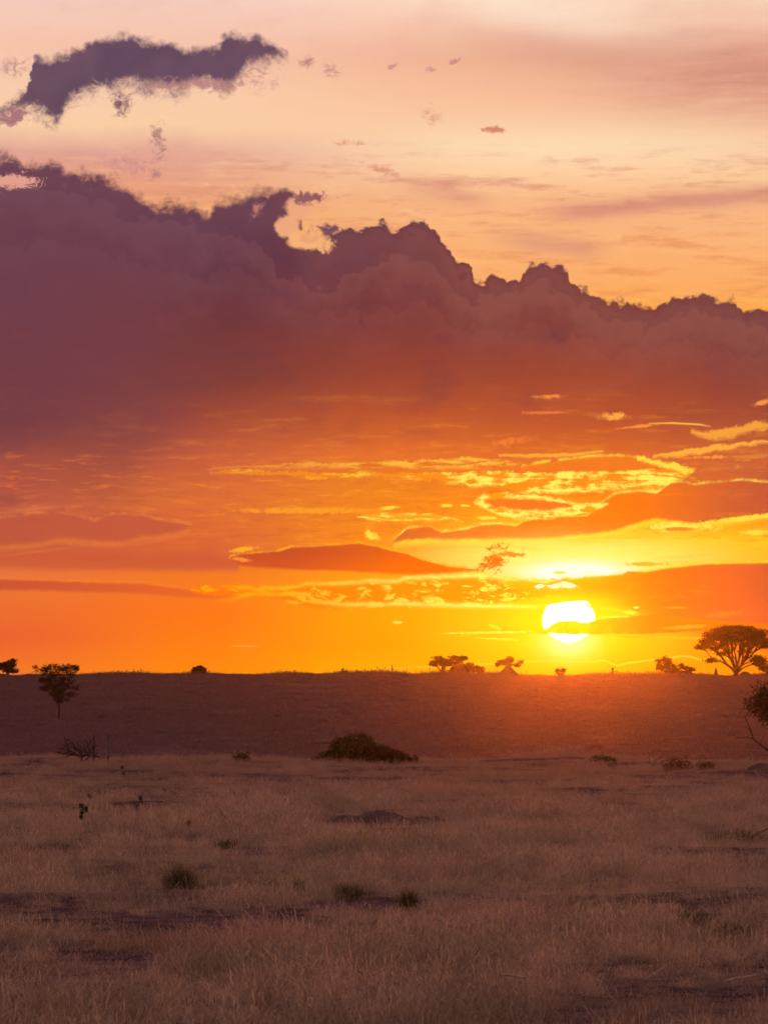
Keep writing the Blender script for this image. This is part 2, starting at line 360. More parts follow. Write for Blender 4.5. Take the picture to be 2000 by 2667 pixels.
# left side
col = band(col, [(-.3, 1.44), (.0, 1.443), (.3, 1.44), (.62, 1.447)], [(-.3, 1.485), (0, 1.478), (.3, 1.485), (.62, 1.486)], lin((203, 88, 54)), .02, .012, wy=.02, wn=n_str, a=.75)
col = band(col, [(-.3, 1.36), (0, 1.353), (.084, 1.341), (.15, 1.338), (.2, 1.344), (.247, 1.36), (.277, 1.344), (.313, 1.34), (.374, 1.344), (.41, 1.356), (.458, 1.362), (.5, 1.37)], [(-.3, 1.41), (0, 1.425), (.084, 1.42), (.15, 1.405), (.2, 1.407), (.247, 1.413), (.3, 1.415), (.386, 1.40), (.458, 1.39), (.5, 1.375)], N.mix(N.smooth(x, 0, .3), lin((190, 86, 62)), lin((196, 88, 60))), .005, .012, wy=.012, a=.85, rim=lin((232, 124, 62)), rw=.004, brim=lin((238, 126, 56)), brw=.01)
col = blob(col, .08, 1.328, .14, .012, lin((236, 132, 64)), .5, .7, 1.4, ang=-.12, ns=n_str, a=.6)
col = blob(col, .0, 1.30, .10, .03, lin((165, 80, 66)), .4, .5, 1.0, ns=n_str, a=.8)
col = blob(col, .10, 1.438, .2, .008, lin((232, 120, 58)), .55, .7, 1.4, ang=-.12, ns=n_str, a=.5)
col = blob(col, .48, 1.395, .2, .006, lin((236, 124, 54)), .5, .7, 1.4, ang=-.2, ns=n_str, a=.5)
col = band(col, [(-.3, 1.50), (0, 1.510), (.12, 1.513), (.27, 1.519), (.374, 1.520), (.45, 1.531), (.54, 1.543), (.60, 1.549)], [(-.3, 1.53), (0, 1.538), (.12, 1.539), (.24, 1.543), (.36, 1.547), (.45, 1.553), (.51, 1.557), (.60, 1.560)], N.mix(N.smooth(x, 0, .6), lin((206, 86, 52)), lin((236, 104, 36))), .004, .006, wy=.01, rim=lin((246, 128, 48)), rw=.004)
# long bright streaks under the bank
col = band(col, [(.55, 1.216), (.7, 1.212), (.9, 1.205), (1.0, 1.203), (1.12, 1.196), (1.25, 1.193), (1.33, 1.203), (1.36, 1.208)], [(.55, 1.219), (.7, 1.22), (.9, 1.221), (1.0, 1.216), (1.12, 1.214), (1.25, 1.213), (1.33, 1.209), (1.36, 1.209)], N.mix(N.smooth(x, .6, 1.2), lin((248, 146, 56)), lin((255, 196, 66))), .004, .007, wy=.03, wn=n_str, a=(N.smooth(n_fil, -.12, .06) * .85))
col = band(col, [(.56, 1.226), (.75, 1.228), (.9, 1.232), (1.0, 1.232), (1.2, 1.232), (1.4, 1.230), (1.6, 1.228), (1.7, 1.222), (1.76, 1.221), (1.812, 1.219)], [(.56, 1.228), (.75, 1.236), (.9, 1.242), (1.0, 1.243), (1.1, 1.249), (1.18, 1.259), (1.3, 1.270), (1.42, 1.287), (1.54, 1.281), (1.66, 1.276), (1.71, 1.285), (1.74, 1.266), (1.78, 1.242), (1.812, 1.224)],
    N.mix(N.smooth(n_fil + n_fine * .6 + N.smooth(x, .9, 1.5) * .08, -.02, .16), lin((246, 142, 26)), N.mix(N.smooth(x, .8, 1.3), lin((255, 186, 50)), YB)), .004, .006, wx=.02, wy=.03, mode='AUTO_CLAMPED')
col = band(col, [(1.36, 1.215), (1.45, 1.2), (1.54, 1.190), (1.63, 1.188), (1.68, 1.197), (1.72, 1.21)], [(1.36, 1.222), (1.45, 1.227), (1.54, 1.229), (1.63, 1.228), (1.68, 1.225), (1.72, 1.215)], OD, .003, .005, wy=.008, rim=lin((255, 226, 70)), rw=.0038)
col = band(col, [(1.66, 1.193), (1.70, 1.197), (1.74, 1.205), (1.78, 1.215), (1.80, 1.22)], [(1.66, 1.20), (1.70, 1.209), (1.74, 1.222), (1.78, 1.23), (1.80, 1.226)], lin((255, 218, 70)), .004, .006, wy=.03)
col = band(col, [(1.30, 1.183), (1.4, 1.184), (1.5, 1.180), (1.57, 1.174)], [(1.30, 1.188), (1.4, 1.193), (1.5, 1.188), (1.57, 1.178)], lin((255, 178, 60)), .003, .004, wy=.012, a=.85)
# right upper streaks
col = band(col, [(1.70, 1.187), (1.78, 1.173), (1.86, 1.160), (1.94, 1.153), (2.0, 1.150), (2.2, 1.14)], [(1.70, 1.192), (1.78, 1.190), (1.86, 1.176), (1.94, 1.163), (2.0, 1.157), (2.2, 1.15)], lin((255, 178, 62)), .003, .006, wy=.022, a=.9)
col = band(col, [(1.80, 1.122), (1.86, 1.122), (1.93, 1.115), (1.97, 1.097), (2.0, 1.105), (2.2, 1.10)], [(1.80, 1.130), (1.86, 1.150), (1.90, 1.14), (1.95, 1.127), (2.0, 1.117), (2.2, 1.11)], lin((252, 168, 62)), .006, .008, wy=.035, a=.85)
col = band(col, [(1.69, 1.103), (1.75, 1.101), (1.82, 1.105), (1.85, 1.112)], [(1.69, 1.105), (1.75, 1.105), (1.82, 1.109), (1.85, 1.113)], lin((255, 190, 70)), .002, .003)
col = blob(col, 1.60, 1.086, .04, .010, lin((252, 166, 70)), .35, .4, 1.3)
col = blob(col, 1.43, 1.033, .045, .006, lin((240, 142, 60)), .35, .4, 1.2)
col = blob(col, 1.42, 1.075, .06, .005, lin((222, 118, 60)), .35, .4, 1.4)
col = blob(col, 1.66, 1.112, .06, .004, lin((238, 140, 66)), .35, .4, 1.2, ang=-.1)
col = blob(col, 1.99, 1.05, .03, .007, lin((246, 150, 72)), .3, .4, 1.2, ang=-.25)
col = blob(col, 1.33, 1.15, .08, .012, lin((232, 124, 54)), .4, .5, 1.4, ang=-.15)
col = blob(col, 1.86, 1.192, .05, .005, lin((246, 152, 60)), .4, .4, 1.6)
# broad dark wing on the right
gtop = [(1.024, 1.408), (1.045, 1.39), (1.06, 1.377), (1.12, 1.371), (1.15, 1.386), (1.21, 1.38), (1.25, 1.368), (1.3, 1.365), (1.344, 1.371), (1.362, 1.359), (1.42, 1.347), (1.53, 1.344), (1.56, 1.315), (1.6, 1.288), (1.66, 1.280), (1.71, 1.286), (1.745, 1.26), (1.777, 1.2555), (1.808, 1.264), (1.874, 1.256), (1.934, 1.252), (2.0, 1.259), (2.3, 1.26)]
gbot = [(1.024, 1.413), (1.045, 1.410), (1.06, 1.408), (1.12, 1.404), (1.15, 1.405), (1.21, 1.406), (1.25, 1.405), (1.3, 1.404), (1.344, 1.404), (1.362, 1.404), (1.42, 1.403), (1.53, 1.392), (1.56, 1.389), (1.6, 1.382), (1.66, 1.362), (1.71, 1.35), (1.745, 1.358), (1.777, 1.362), (1.808, 1.364), (1.874, 1.36), (1.934, 1.35), (2.0, 1.34), (2.3, 1.33)]
gc = N.mix(N.smooth(x, 1.0, 1.35), lin((214, 96, 34)), lin((240, 118, 18)))
gc = N.mix(N.smooth(x, 1.6, 2.0), gc, lin((196, 88, 52)))
gc = N.mix(N.smooth(n_str, 0.0, .25) * .4, gc, lin((255, 150, 10)))
col = band(col, gtop, gbot, gc, .003, .006, wy=.010, rim=lin((255, 236, 90)), rw=.0034, brim=lin((255, 226, 50)), brw=.013)
# bright ring with a dark island
col = band(col, [(1.235, 1.302), (1.26, 1.288), (1.31, 1.278), (1.34, 1.287), (1.42, 1.294), (1.48, 1.304), (1.52, 1.312), (1.585, 1.312)], [(1.235, 1.312), (1.26, 1.325), (1.31, 1.345), (1.34, 1.352), (1.42, 1.35), (1.48, 1.344), (1.53, 1.342), (1.585, 1.316)], N.mix(N.smooth(n_fil + n_fine, -.12, .08), lin((250, 156, 20)), lin((255, 236, 100))), .004, .005, wx=.02, wy=.02)
col = band(col, [(1.262, 1.306), (1.30, 1.297), (1.36, 1.299), (1.42, 1.304), (1.49, 1.314)], [(1.262, 1.311), (1.30, 1.322), (1.36, 1.329), (1.42, 1.331), (1.49, 1.322)], lin((230, 116, 30)), .004, .006, wx=.01, wy=.014)
col = band(col, [(.93, 1.345), (.96, 1.341), (1.0, 1.338), (1.07, 1.336), (1.13, 1.338), (1.17, 1.35), (1.21, 1.357)], [(.93, 1.348), (.96, 1.352), (1.0, 1.358), (1.07, 1.359), (1.13, 1.358), (1.17, 1.357), (1.21, 1.359)], N.mix(N.smooth(n_fil, -.06, .08), lin((252, 160, 30)), lin((255, 232, 92))), .003, .005, wy=.014, wx=.02)
for (cx, cy, rx, ry, an) in ((1.165, 1.316, .02, .006, 0), (1.212, 1.317, .014, .004, 0), (1.02, 1.322, .03, .006, -.1), (1.27, 1.35, .03, .006, 0), (.965, 1.395, .025, .014, .4), (.80, 1.33, .2, .010, 0), (1.97, 1.388, .05, .008, 0), (.82, 1.245, .04, .007, 0)):
    col = blob(col, cx, cy, rx, ry, lin((255, 218, 70)) if cx > .9 else lin((250, 156, 40)), .4, .35, 1.2, ang=an)
# wing's lower lit hem, little lens
col = blob(col, 1.76, 1.372, .10, .014, lin((255, 232, 84)), .4, .35, 1.6)
col = blob(col, 1.77, 1.379, .045, .006, lin((236, 130, 30)), .35, .3, .8)
col = blob(col, 1.93, 1.352, .14, .008, lin((255, 220, 66)), .4, .35, 1.4, ang=-.12)
# yellow field above the sun
yf = ((((x - 1.48) * 3.1).sq() + ((y - 1.452 + n_str * .02) * 21).sq()) * -1.0).exp()
col = N.mix((yf * (1.0 + n_str * 1.4)).cl() * .8, col, lin((255, 242, 120)))
wf = ((((x - 1.50) * 8.6).sq() + ((y - 1.492) * 40).sq()) * -1.0).exp()
col = N.mix((wf * 1.8).cl(), col, lin((255, 255, 235)))
col = blob(col, 1.457, 1.492, .018, .004, lin((255, 214, 0)), .3, .3, .4)
# long lens-shaped cloud in the middle
col = band(col, [(.60, 1.450), (.63, 1.443), (.70, 1.438), (.733, 1.434), (.76, 1.425), (.81, 1.424), (.85, 1.421), (.90, 1.418), (.935, 1.415), (.98, 1.423), (1.02, 1.434), (1.06, 1.443), (1.1, 1.458), (1.17, 1.476), (1.25, 1.484)], [(.60, 1.456), (.63, 1.474), (.70, 1.480), (.733, 1.482), (.76, 1.483), (.81, 1.485), (.85, 1.486), (.90, 1.488), (.935, 1.490), (.98, 1.492), (1.02, 1.495), (1.06, 1.497), (1.1, 1.497), (1.17, 1.494), (1.25, 1.487)],
    N.mix(N.smooth(y, 1.43, 1.49), N.mix(N.smooth(x, .7, 1.2), lin((194, 76, 40)), lin((232, 100, 10))), N.mix(N.smooth(x, .7, 1.1), lin((214, 84, 34)), lin((240, 108, 6)))), .0018, .006, wy=.006, rim=lin((255, 178, 30)), rw=.0034)
col = blob(col, .63, 1.432, .045, .007, lin((255, 172, 40)), .35, .4, 1.4, ang=-.15)
col = blob(col, .63, 1.458, .03, .006, lin((248, 140, 54)), .35, .4, 1.2, ang=.1)
col = blob(col, 1.285, 1.460, .036, .028, lin((226, 110, 14)), .42, .3, 2.2, ang=-.6)
col = blob(col, 1.315, 1.443, .04, .010, lin((236, 130, 20)), .4, .4, 2.2, ang=-.1)
col = blob(col, 1.34, 1.445, .04, .006, lin((240, 140, 30)), .4, .3, 1.4)
# mottled belt left of and above the sun
col = band(col, [(.5, 1.528), (.6, 1.527), (.7, 1.531), (.8, 1.52), (.88, 1.515), (.96, 1.512), (1.02, 1.511), (1.06, 1.503), (1.15, 1.500), (1.25, 1.498), (1.35, 1.506), (1.42, 1.508), (1.47, 1.512), (1.5, 1.52)], [(.5, 1.545), (.6, 1.556), (.7, 1.556), (.8, 1.583), (.88, 1.585), (.96, 1.583), (1.02, 1.582), (1.06, 1.58), (1.15, 1.578), (1.25, 1.575), (1.35, 1.565), (1.42, 1.555), (1.47, 1.54), (1.5, 1.53)],
    N.mix(N.smooth(n_mot, .50, .63), N.mix(N.smooth(x, .6, 1.2), lin((254, 122, 14)), lin((255, 146, 0))), N.mix(N.smooth(x, .6, 1.3), lin((255, 172, 16)), lin((255, 236, 80)))), .004, .008, wx=.03, wy=.02, a=.95)
for (tp, w) in (([(.56, 1.53), (.75, 1.533), (.8, 1.521), (.9, 1.52), (.96, 1.513), (1.03, 1.515), (1.07, 1.505), (1.15, 1.502), (1.25, 1.5), (1.33, 1.507), (1.42, 1.513)], .006), ([(.56, 1.566), (.66, 1.547), (.8, 1.548), (.82, 1.566), (.9, 1.576), (.95, 1.575), (1.05, 1.573), (1.15, 1.576), (1.25, 1.579), (1.35, 1.58), (1.42, 1.582)], .006)):
    tf, _ = N.curves(x + n_fine * .03, .55, 1.43, tp, [(0, 0), (1, 1)], 1.48, 1.6)
    g = (((y - tf + n_fine * .012) * (1 / w)).sq() * -1.0).exp() * N.smooth(x, .55, .66) * N.smooth(x, 1.45, 1.38)
    col = N.mix((g * (.9 + n_fine * 2.5)).cl(), col, N.mix(N.smooth(x, .65, 1.25), lin((255, 170, 16)), lin((255, 236, 96))))
# big dark drift over the sun, to the right
rc = N.mix(N.smooth(x, 1.45, 1.75), lin((255, 176, 0)), lin((246, 112, 10)))
rc = N.mix(N.smooth(x, 1.62, 2.1), rc, lin((212, 90, 48)))
rc = N.mix(N.smooth(n_str + n_fine * .5, .02, .25) * N.smooth(x, 1.95, 1.6) * .4, rc, lin((255, 190, 20)))
col = band(col, [(1.30, 1.515), (1.36, 1.513), (1.42, 1.520), (1.47, 1.507), (1.49, 1.509), (1.52, 1.504), (1.57, 1.501), (1.62, 1.496), (1.635, 1.488), (1.68, 1.490), (1.74, 1.480), (1.84, 1.470), (2.0, 1.466), (2.3, 1.46)], [(1.30, 1.520), (1.36, 1.54), (1.42, 1.552), (1.47, 1.56), (1.49, 1.565), (1.52, 1.565), (1.57, 1.570), (1.62, 1.585), (1.635, 1.59), (1.68, 1.61), (1.74, 1.63), (1.84, 1.65), (2.0, 1.66), (2.3, 1.66)], rc, .0025, .02, wy=.007, rim=lin((255, 224, 60)), rw=.004)
col = blob(col, 1.68, 1.47, .05, .006, lin((252, 180, 20)), .4, .25, 1.6)
for (cx, cy, rx) in ((1.405, 1.527, .014), (1.445, 1.527, .022), (1.482, 1.527, .022), (1.47, 1.521, .02)):
    col = blob(col, cx, cy, rx, .007, lin((255, 252, 190)), .35, .3, 1.4)
# sun and its glow
sx, sy = x - 1.481, y - 1.617
r2 = sx.sq() + sy.sq()
glow = (r2 * (-1 / .016)).exp()
col = N.mix(glow * .9 * N.smooth(y, 1.53, 1.57), col, lin((255, 226, 0)))
lobe = ((sx.sq() + (sy - .05).sq() * 2.2) * (-1 / .0032)).exp() * N.smooth(y, 1.645, 1.655)
col = N.mix((lobe * 1.5).cl(), col, lin((255, 246, 150)))
disc = N.smooth(r2 + n_fine * .0003 + N.smooth(y, 1.640, 1.665) * .0013, .0051, .0042) * N.smooth(y + sx * .10 - sx.sq() * 1.2 + n_fine * .006, 1.566, 1.569)
col = N.mix(disc, col, (1.6, 1.5, 1.2, 1))
# bar of cloud across the sun
col = band(col, [(1.20, 1.655), (1.34, 1.645), (1.405, 1.642), (1.425, 1.638), (1.435, 1.630), (1.455, 1.6195), (1.475, 1.618), (1.497, 1.6175), (1.51, 1.6225), (1.53, 1.6235), (1.545, 1.617), (1.60, 1.610), (1.65, 1.605), (1.72, 1.600), (1.80, 1.610), (1.95, 1.625), (2.1, 1.63)], [(1.20, 1.657), (1.34, 1.648), (1.405, 1.650), (1.425, 1.652), (1.435, 1.649), (1.455, 1.651), (1.475, 1.652), (1.497, 1.653), (1.51, 1.653), (1.53, 1.653), (1.545, 1.652), (1.60, 1.651), (1.65, 1.652), (1.72, 1.650), (1.80, 1.645), (1.95, 1.638), (2.1, 1.64)],
    N.mix(N.smooth(x, 1.47, 1.72), N.mix(N.smooth(n_fine, -.1, .15), lin((255, 196, 0)), lin((255, 218, 0))), lin((248, 116, 6))), .002, .003, wy=.004)
for (cx, cy, rx, ry, an, cc) in ((1.27, 1.648, .12, .004, -.02, (255, 222, 70)), (1.30, 1.665, .06, .004, .06, (255, 216, 50)), (1.60, 1.607, .045, .003, 0, (255, 232, 80)), (1.64, 1.596, .02, .006, .1, (255, 222, 60)), (1.57, 1.585, .05, .006, .15, (255, 214, 30)), (1.655, 1.583, .01, .004, 0, (255, 226, 100)), (1.76, 1.583, .03, .004, 0, (252, 150, 40)), (1.75, 1.662, .16, .004, .02, (255, 176, 30)), (1.78, 1.634, .06, .006, -.05, (255, 160, 40)), (1.036, 1.622, .014, .005, 0, (255, 222, 80)), (.64, 1.683, .04, .003, 0, (255, 154, 50)), (1.29, 1.634, .02, .005, .3, (255, 216, 40)), (1.88, 1.60, .05, .008, -.1, (250, 120, 40)), (1.96, 1.70, .06, .006, .1, (255, 150, 20))):
    col = blob(col, cx, cy, rx, ry, lin(cc), .35, .35, 1.0, ang=an)
# thin lit rim of a far cloud just over the ridge
tl = [(.55, 1.742), (.7, 1.741), (.79, 1.739), (.847, 1.739), (.892, 1.731), (.913, 1.7296), (.937, 1.733), (.97, 1.734), (1.0, 1.742), (1.1, 1.738), (1.18, 1.733), (1.241, 1.731), (1.286, 1.7296), (1.36, 1.724), (1.437, 1.722), (1.5, 1.7236), (1.545, 1.724), (1.56, 1.721), (1.578, 1.722), (1.593, 1.7296), (1.61, 1.734), (1.63, 1.728), (1.69, 1.72), (1.74, 1.715), (1.774, 1.709), (1.8, 1.7115), (1.825, 1.72), (1.85, 1.711), (1.9, 1.716), (2.0, 1.72)]
tf, _ = N.curves(x, .55, 2.0, tl, [(0, 0), (1, 1)], 1.65, 1.8)
g = (((y - tf + n_fine * .004) * (1 / .0026)).sq() * -1.0).exp() * N.smooth(x, .6, .9) * N.smooth(x, 2.0, 1.8)
col = N.mix(g * .5, col, N.mix(N.smooth(x, .8, 1.4), lin((255, 160, 10)), lin((255, 226, 70))))
sync(col)
# far from the sunset the painted deck dies out into dusk sky
sky = N.node('ShaderNodeTexSky', sky_type='NISHITA')
sky.sun_disc = False
sky.sun_elevation = math.radians(SUN_EL)
sky.sun_rotation = math.radians(SUN_AZ)
sky.altitude = 1500
skc = N.mix(1.0, V(N, sky.outputs[0]), (.10, .10, .10, 1), 'MULTIPLY')
dusk = N.mix(N.smooth(el, 8.0, 60.0), lin((224, 172, 158)), lin((134, 106, 124)))
dusk = N.mix(N.smooth(n_dusk, .45, .6) * .5, dusk, lin((120, 92, 120)))
far = N.mix(1.0, dusk, skc, 'ADD')
away = N.smooth(az.abs(), 14.0, 80.0).max(N.smooth(el, 9.2, 22.0))
col = N.mix(away, col, far)
col = N.mix(N.smooth(el, -.4, -2.0), col, lin((70, 40, 42)))
bg = N.node('ShaderNodeBackground')
wt.links.new(col.s, bg.inputs[0])
bg.inputs[1].default_value = 1.0
out = N.node('ShaderNodeOutputWorld')
wt.links.new(bg.outputs[0], out.inputs[0])
# ------------------------------------------------------------------ sun lamp
sun = bpy.data.lights.new("sun", 'SUN')
sun.energy = 0.21
sun.angle = math.radians(0.53)
sun.color = (1.0, 0.21, 0.01)
so = bpy.data.objects.new("sun", sun)
COL.objects.link(so)
sd = Vector((math.sin(math.radians(SUN_AZ)) * math.cos(math.radians(SUN_EL)), math.cos(math.radians(SUN_AZ)) * math.cos(math.radians(SUN_EL)), math.sin(math.radians(SUN_EL))))
so.rotation_euler = sd.to_track_quat('Z', 'Y').to_euler()

# ------------------------------------------------------------------ value noise used for relief
def vnoise(x, y, s, seed=0):
    x = np.asarray(x, float) / s; y = np.asarray(y, float) / s
    xi = np.floor(x).astype(np.int64); yi = np.floor(y).astype(np.int64)
    fx = x - xi; fy = y - yi
    fx = fx * fx * (3 - 2 * fx); fy = fy * fy * (3 - 2 * fy)
    def h(a, b):
        n = (a * 374761393 + b * 668265263 + seed * 974634777) & 0x7fffffff
        n = ((n ^ (n >> 13)) * 1274126177) & 0x7fffffff
        return ((n ^ (n >> 16)) & 0xffff) / 65535.0
    return (h(xi, yi) * (1 - fx) + h(xi + 1, yi) * fx) * (1 - fy) + (h(xi, yi + 1) * (1 - fx) + h(xi + 1, yi + 1) * fx) * fy - 0.5

PY = [-400, 0, 95, 132, 160, 190, 240, 300, 380, 480, 600, 670, 698, 712, 730, 800, 1000, 1800]
PZ = [0, 0, 0, .0, -0.75, -2.4, -4.3, -4.75, -4.05, -2.45, 0.25, 1.9, 2.46, 2.46, 2.25, 0.8, -6, -22]
def height(x, y):
    x = np.asarray(x, float); y = np.asarray(y, float)
    z = np.interp(y, PY, PZ)
    near = np.clip((150 - y) / 60, 0, 1)
    z = z + near * (vnoise(x, y, 2.3, 1) * 0.10 + vnoise(x, y, 7.0, 2) * 0.12 + vnoise(x, y, 0.8, 3) * 0.04) + np.exp(-((y - 127) / 9.0) ** 2) * (vnoise(x, y, 5.5, 7) * .30 + vnoise(x, y, 2.1, 8) * .12)
    far = np.clip((y - 160) / 120, 0, 1)
    z = z + far * (vnoise(x, y, 9, 4) * 0.22 + vnoise(x, y, 37, 5) * 0.35 + vnoise(x, y, 3.0, 6) * 0.10)
    return z
def hz(x, y): return float(height(x, y))

def ray(px, py):
    """direction of a photograph pixel: tangent offsets at unit distance north"""
    u = (px - 1000) / PX; v = (1333.5 - py) / PX
    c, s_ = math.cos(PITCH), math.sin(PITCH)
    yy = c - v * s_; zz = s_ + v * c
    return u / yy, zz / yy
def spot(px, py, dist=None):
    """ground point seen at a photograph pixel (or on that bearing at a given distance)"""
    u, w = ray(px, py)
    if dist is not None: return (u * dist, dist, hz(u * dist, dist))
    d = 25.0
    while d < 705:
        if EYE + w * d <= hz(u * d, d): break
        d += 0.25
    return (u * d, d, hz(u * d, d))

# ------------------------------------------------------------------ materials
def material(name):
    m = bpy.data.materials.new(name); m.use_nodes = True
    m.node_tree.nodes.clear()
    return m, NT(m.node_tree)
def finish(m, nt, sh):
    o = nt.node('ShaderNodeOutputMaterial'); m.node_tree.links.new(sh, o.inputs[0])
    return m
def rough_mat(name, c1, c2, scale=4.0, rough=.9, bump=.3, c3=None):
    m, nt = material(name)
    tc = nt.node('ShaderNodeTexCoord')
    v = V(nt, tc.outputs['Object'])
    f = nt.noise(v, scale, 6, .6)
    col = nt.mix(nt.smooth(f, .35, .65), c1, c2)
    if c3: col = nt.mix(nt.smooth(nt.noise(v, scale * 5, 3, .6), .52, .7), col, c3)
    b = nt.node('ShaderNodeBsdfPrincipled')
    nt.put(b.inputs['Base Color'], col); b.inputs['Roughness'].default_value = rough
    b.inputs['Specular IOR Level'].default_value = .2
    bp = nt.node('ShaderNodeBump'); bp.inputs['Strength'].default_value = bump; bp.inputs['Distance'].default_value = .05
    nt.put(bp.inputs['Height'], f); m.node_tree.links.new(bp.outputs[0], b.inputs['Normal'])
    return finish(m, nt, b.outputs[0])
def leaf_mat(name, c1, c2, trans=.35, vary_scale=.6, gloss=.0, c3=None):
    m, nt = material(name)
    g = nt.node('ShaderNodeNewGeometry')
    oi = nt.node('ShaderNodeObjectInfo')
    pos = V(nt, g.outputs['Position'])
    f = nt.noise(pos, vary_scale, 5, .65)
    rnd = V(nt, g.outputs['Random Per Island'])
    col = nt.mix(nt.smooth(f * .7 + rnd * .3, .3, .68), c1, c2)
    if c3: col = nt.mix(nt.smooth(rnd, .82, .86), col, c3)
    d = nt.node('ShaderNodeBsdfDiffuse'); nt.put(d.inputs[0], col)
    t = nt.node('ShaderNodeBsdfTranslucent'); nt.put(t.inputs[0], col)
    mx = nt.node('ShaderNodeMixShader'); mx.inputs[0].default_value = trans
    L = m.node_tree.links
    L.new(d.outputs[0], mx.inputs[1]); L.new(t.outputs[0], mx.inputs[2])
    last = mx.outputs[0]
    if gloss:
        gl = nt.node('ShaderNodeBsdfGlossy'); gl.inputs['Roughness'].default_value = .38; gl.inputs[0].default_value = (.9, .8, .7, 1)
        m2 = nt.node('ShaderNodeMixShader'); m2.inputs[0].default_value = gloss
        L.new(last, m2.inputs[1]); L.new(gl.outputs[0], m2.inputs[2]); last = m2.outputs[0]
    return finish(m, nt, last)

M_GRASS = None
def ground_material():
    m, nt = material('dry_earth_and_stubble')
    g = nt.node('ShaderNodeNewGeometry')
    sp = nt.node('ShaderNodeSeparateXYZ'); m.node_tree.links.new(g.outputs['Position'], sp.inputs[0])
    gx, gy = V(nt, sp.outputs[0]), V(nt, sp.outputs[1])
    pos = V(nt, g.outputs['Position'])
    a = nt.noise(pos, .35, 7, .65)
    fine = nt.noise(pos, 4.0, 5, .7)
    strew = nt.noise(nt.vec(gx * .9, gy * .16, 0), 1.6, 7, .72)
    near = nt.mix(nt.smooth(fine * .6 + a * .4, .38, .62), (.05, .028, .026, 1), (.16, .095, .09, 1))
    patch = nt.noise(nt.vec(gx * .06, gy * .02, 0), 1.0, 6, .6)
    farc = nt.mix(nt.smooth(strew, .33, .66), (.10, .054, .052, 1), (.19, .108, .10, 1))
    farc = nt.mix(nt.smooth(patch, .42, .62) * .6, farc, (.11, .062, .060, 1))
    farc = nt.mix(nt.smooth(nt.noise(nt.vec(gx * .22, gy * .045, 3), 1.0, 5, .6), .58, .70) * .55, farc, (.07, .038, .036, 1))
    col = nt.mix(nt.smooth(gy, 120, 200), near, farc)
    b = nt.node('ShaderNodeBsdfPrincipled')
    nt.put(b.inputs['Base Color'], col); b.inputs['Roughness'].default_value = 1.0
    b.inputs['Specular IOR Level'].default_value = 0.0
    bp = nt.node('ShaderNodeBump'); bp.inputs['Strength'].default_value = .6; bp.inputs['Distance'].default_value = .25
    nt.put(bp.inputs['Height'], strew * .6 + fine * .25); m.node_tree.links.new(bp.outputs[0], b.inputs['Normal'])
    return finish(m, nt, b.outputs[0])

M_GROUND = ground_material()
M_BARK = rough_mat('dark_bark', (.03, .018, .014, 1), (.06, .036, .028, 1), 9, .95, .5)
M_DEAD = rough_mat('weathered_dead_wood', (.07, .05, .045, 1), (.13, .10, .09, 1), 9, .95, .4)
M_PALE = rough_mat('bleached_dry_wood', (.30, .21, .17, 1), (.42, .31, .26, 1), 12, .9, .3)
M_MOUND = rough_mat('red_earth', (.10, .052, .04, 1), (.17, .09, .07, 1), 1.8, 1.0, .8, (.07, .04, .035, 1))
M_BANK = rough_mat('grey_bare_earth', (.045, .024, .020, 1), (.12, .066, .052, 1), 5, 1.0, .8, (.05, .028, .026, 1))
M_LEAF = leaf_mat('dark_thorn_leaf', (.022, .022, .010, 1), (.045, .036, .016, 1), .3, .9)
M_BUSH = leaf_mat('olive_bush_leaf', (.060, .050, .018, 1), (.115, .085, .035, 1), .35, 1.6)
M_DRYLEAF = leaf_mat('brown_dry_leaf', (.09, .045, .025, 1), (.16, .08, .045, 1), .35, 2.0)
M_TUFT = leaf_mat('green_tuft_blade', (.055, .052, .018, 1), (.14, .105, .045, 1), .3, 3.0)
M_STRAW = leaf_mat('pale_straw', (.42, .25, .16, 1), (.75, .52, .38, 1), .55, 3.0, gloss=.15)

# ------------------------------------------------------------------ object helpers
def mesh_from(name, verts, faces, mat, smooth=False):
    """verts (n,3) array; faces list of (k,m) int arrays, one array per polygon size"""
    me = bpy.data.meshes.new(name)
    verts = np.asarray(verts, np.float32)
    me.vertices.add(len(verts)); me.vertices.foreach_set('co', verts.ravel())
    idx = []; tot = []
    for f in faces:
        f = np.asarray(f, np.int32)
        if len(f) == 0: continue
        idx.append(f.ravel()); tot.append(np.full(len(f), f.shape[1], np.int32))
    idx = np.concatenate(idx); tot = np.concatenate(tot)
    me.loops.add(len(idx)); me.loops.foreach_set('vertex_index', idx)
    me.polygons.add(len(tot))
    me.polygons.foreach_set('loop_start', np.concatenate([[0], np.cumsum(tot)[:-1]]).astype(np.int32))
    me.polygons.foreach_set('loop_total', tot)
    if smooth: me.polygons.foreach_set('use_smooth', np.ones(len(tot), bool))
    me.update(calc_edges=True); me.validate()
    me.materials.append(mat)
    return me
def tag(o, label=None, cat=None, group=None, kind=None):
    if label: o['label'] = label
    if cat: o['category'] = cat
    if group: o['group'] = group
    if kind: o['kind'] = kind
    return o
def link(name, me, loc=(0, 0, 0), parent=None):
    o = bpy.data.objects.new(name, me); COL.objects.link(o); o.location = loc
    if parent is not None: o.parent = parent
    return o
def root_at(name, loc, label, cat, group=None):
    o = bpy.data.objects.new(name, None); COL.objects.link(o); o.location = loc; o.empty_display_size = .2
    return tag(o, label, cat, group)

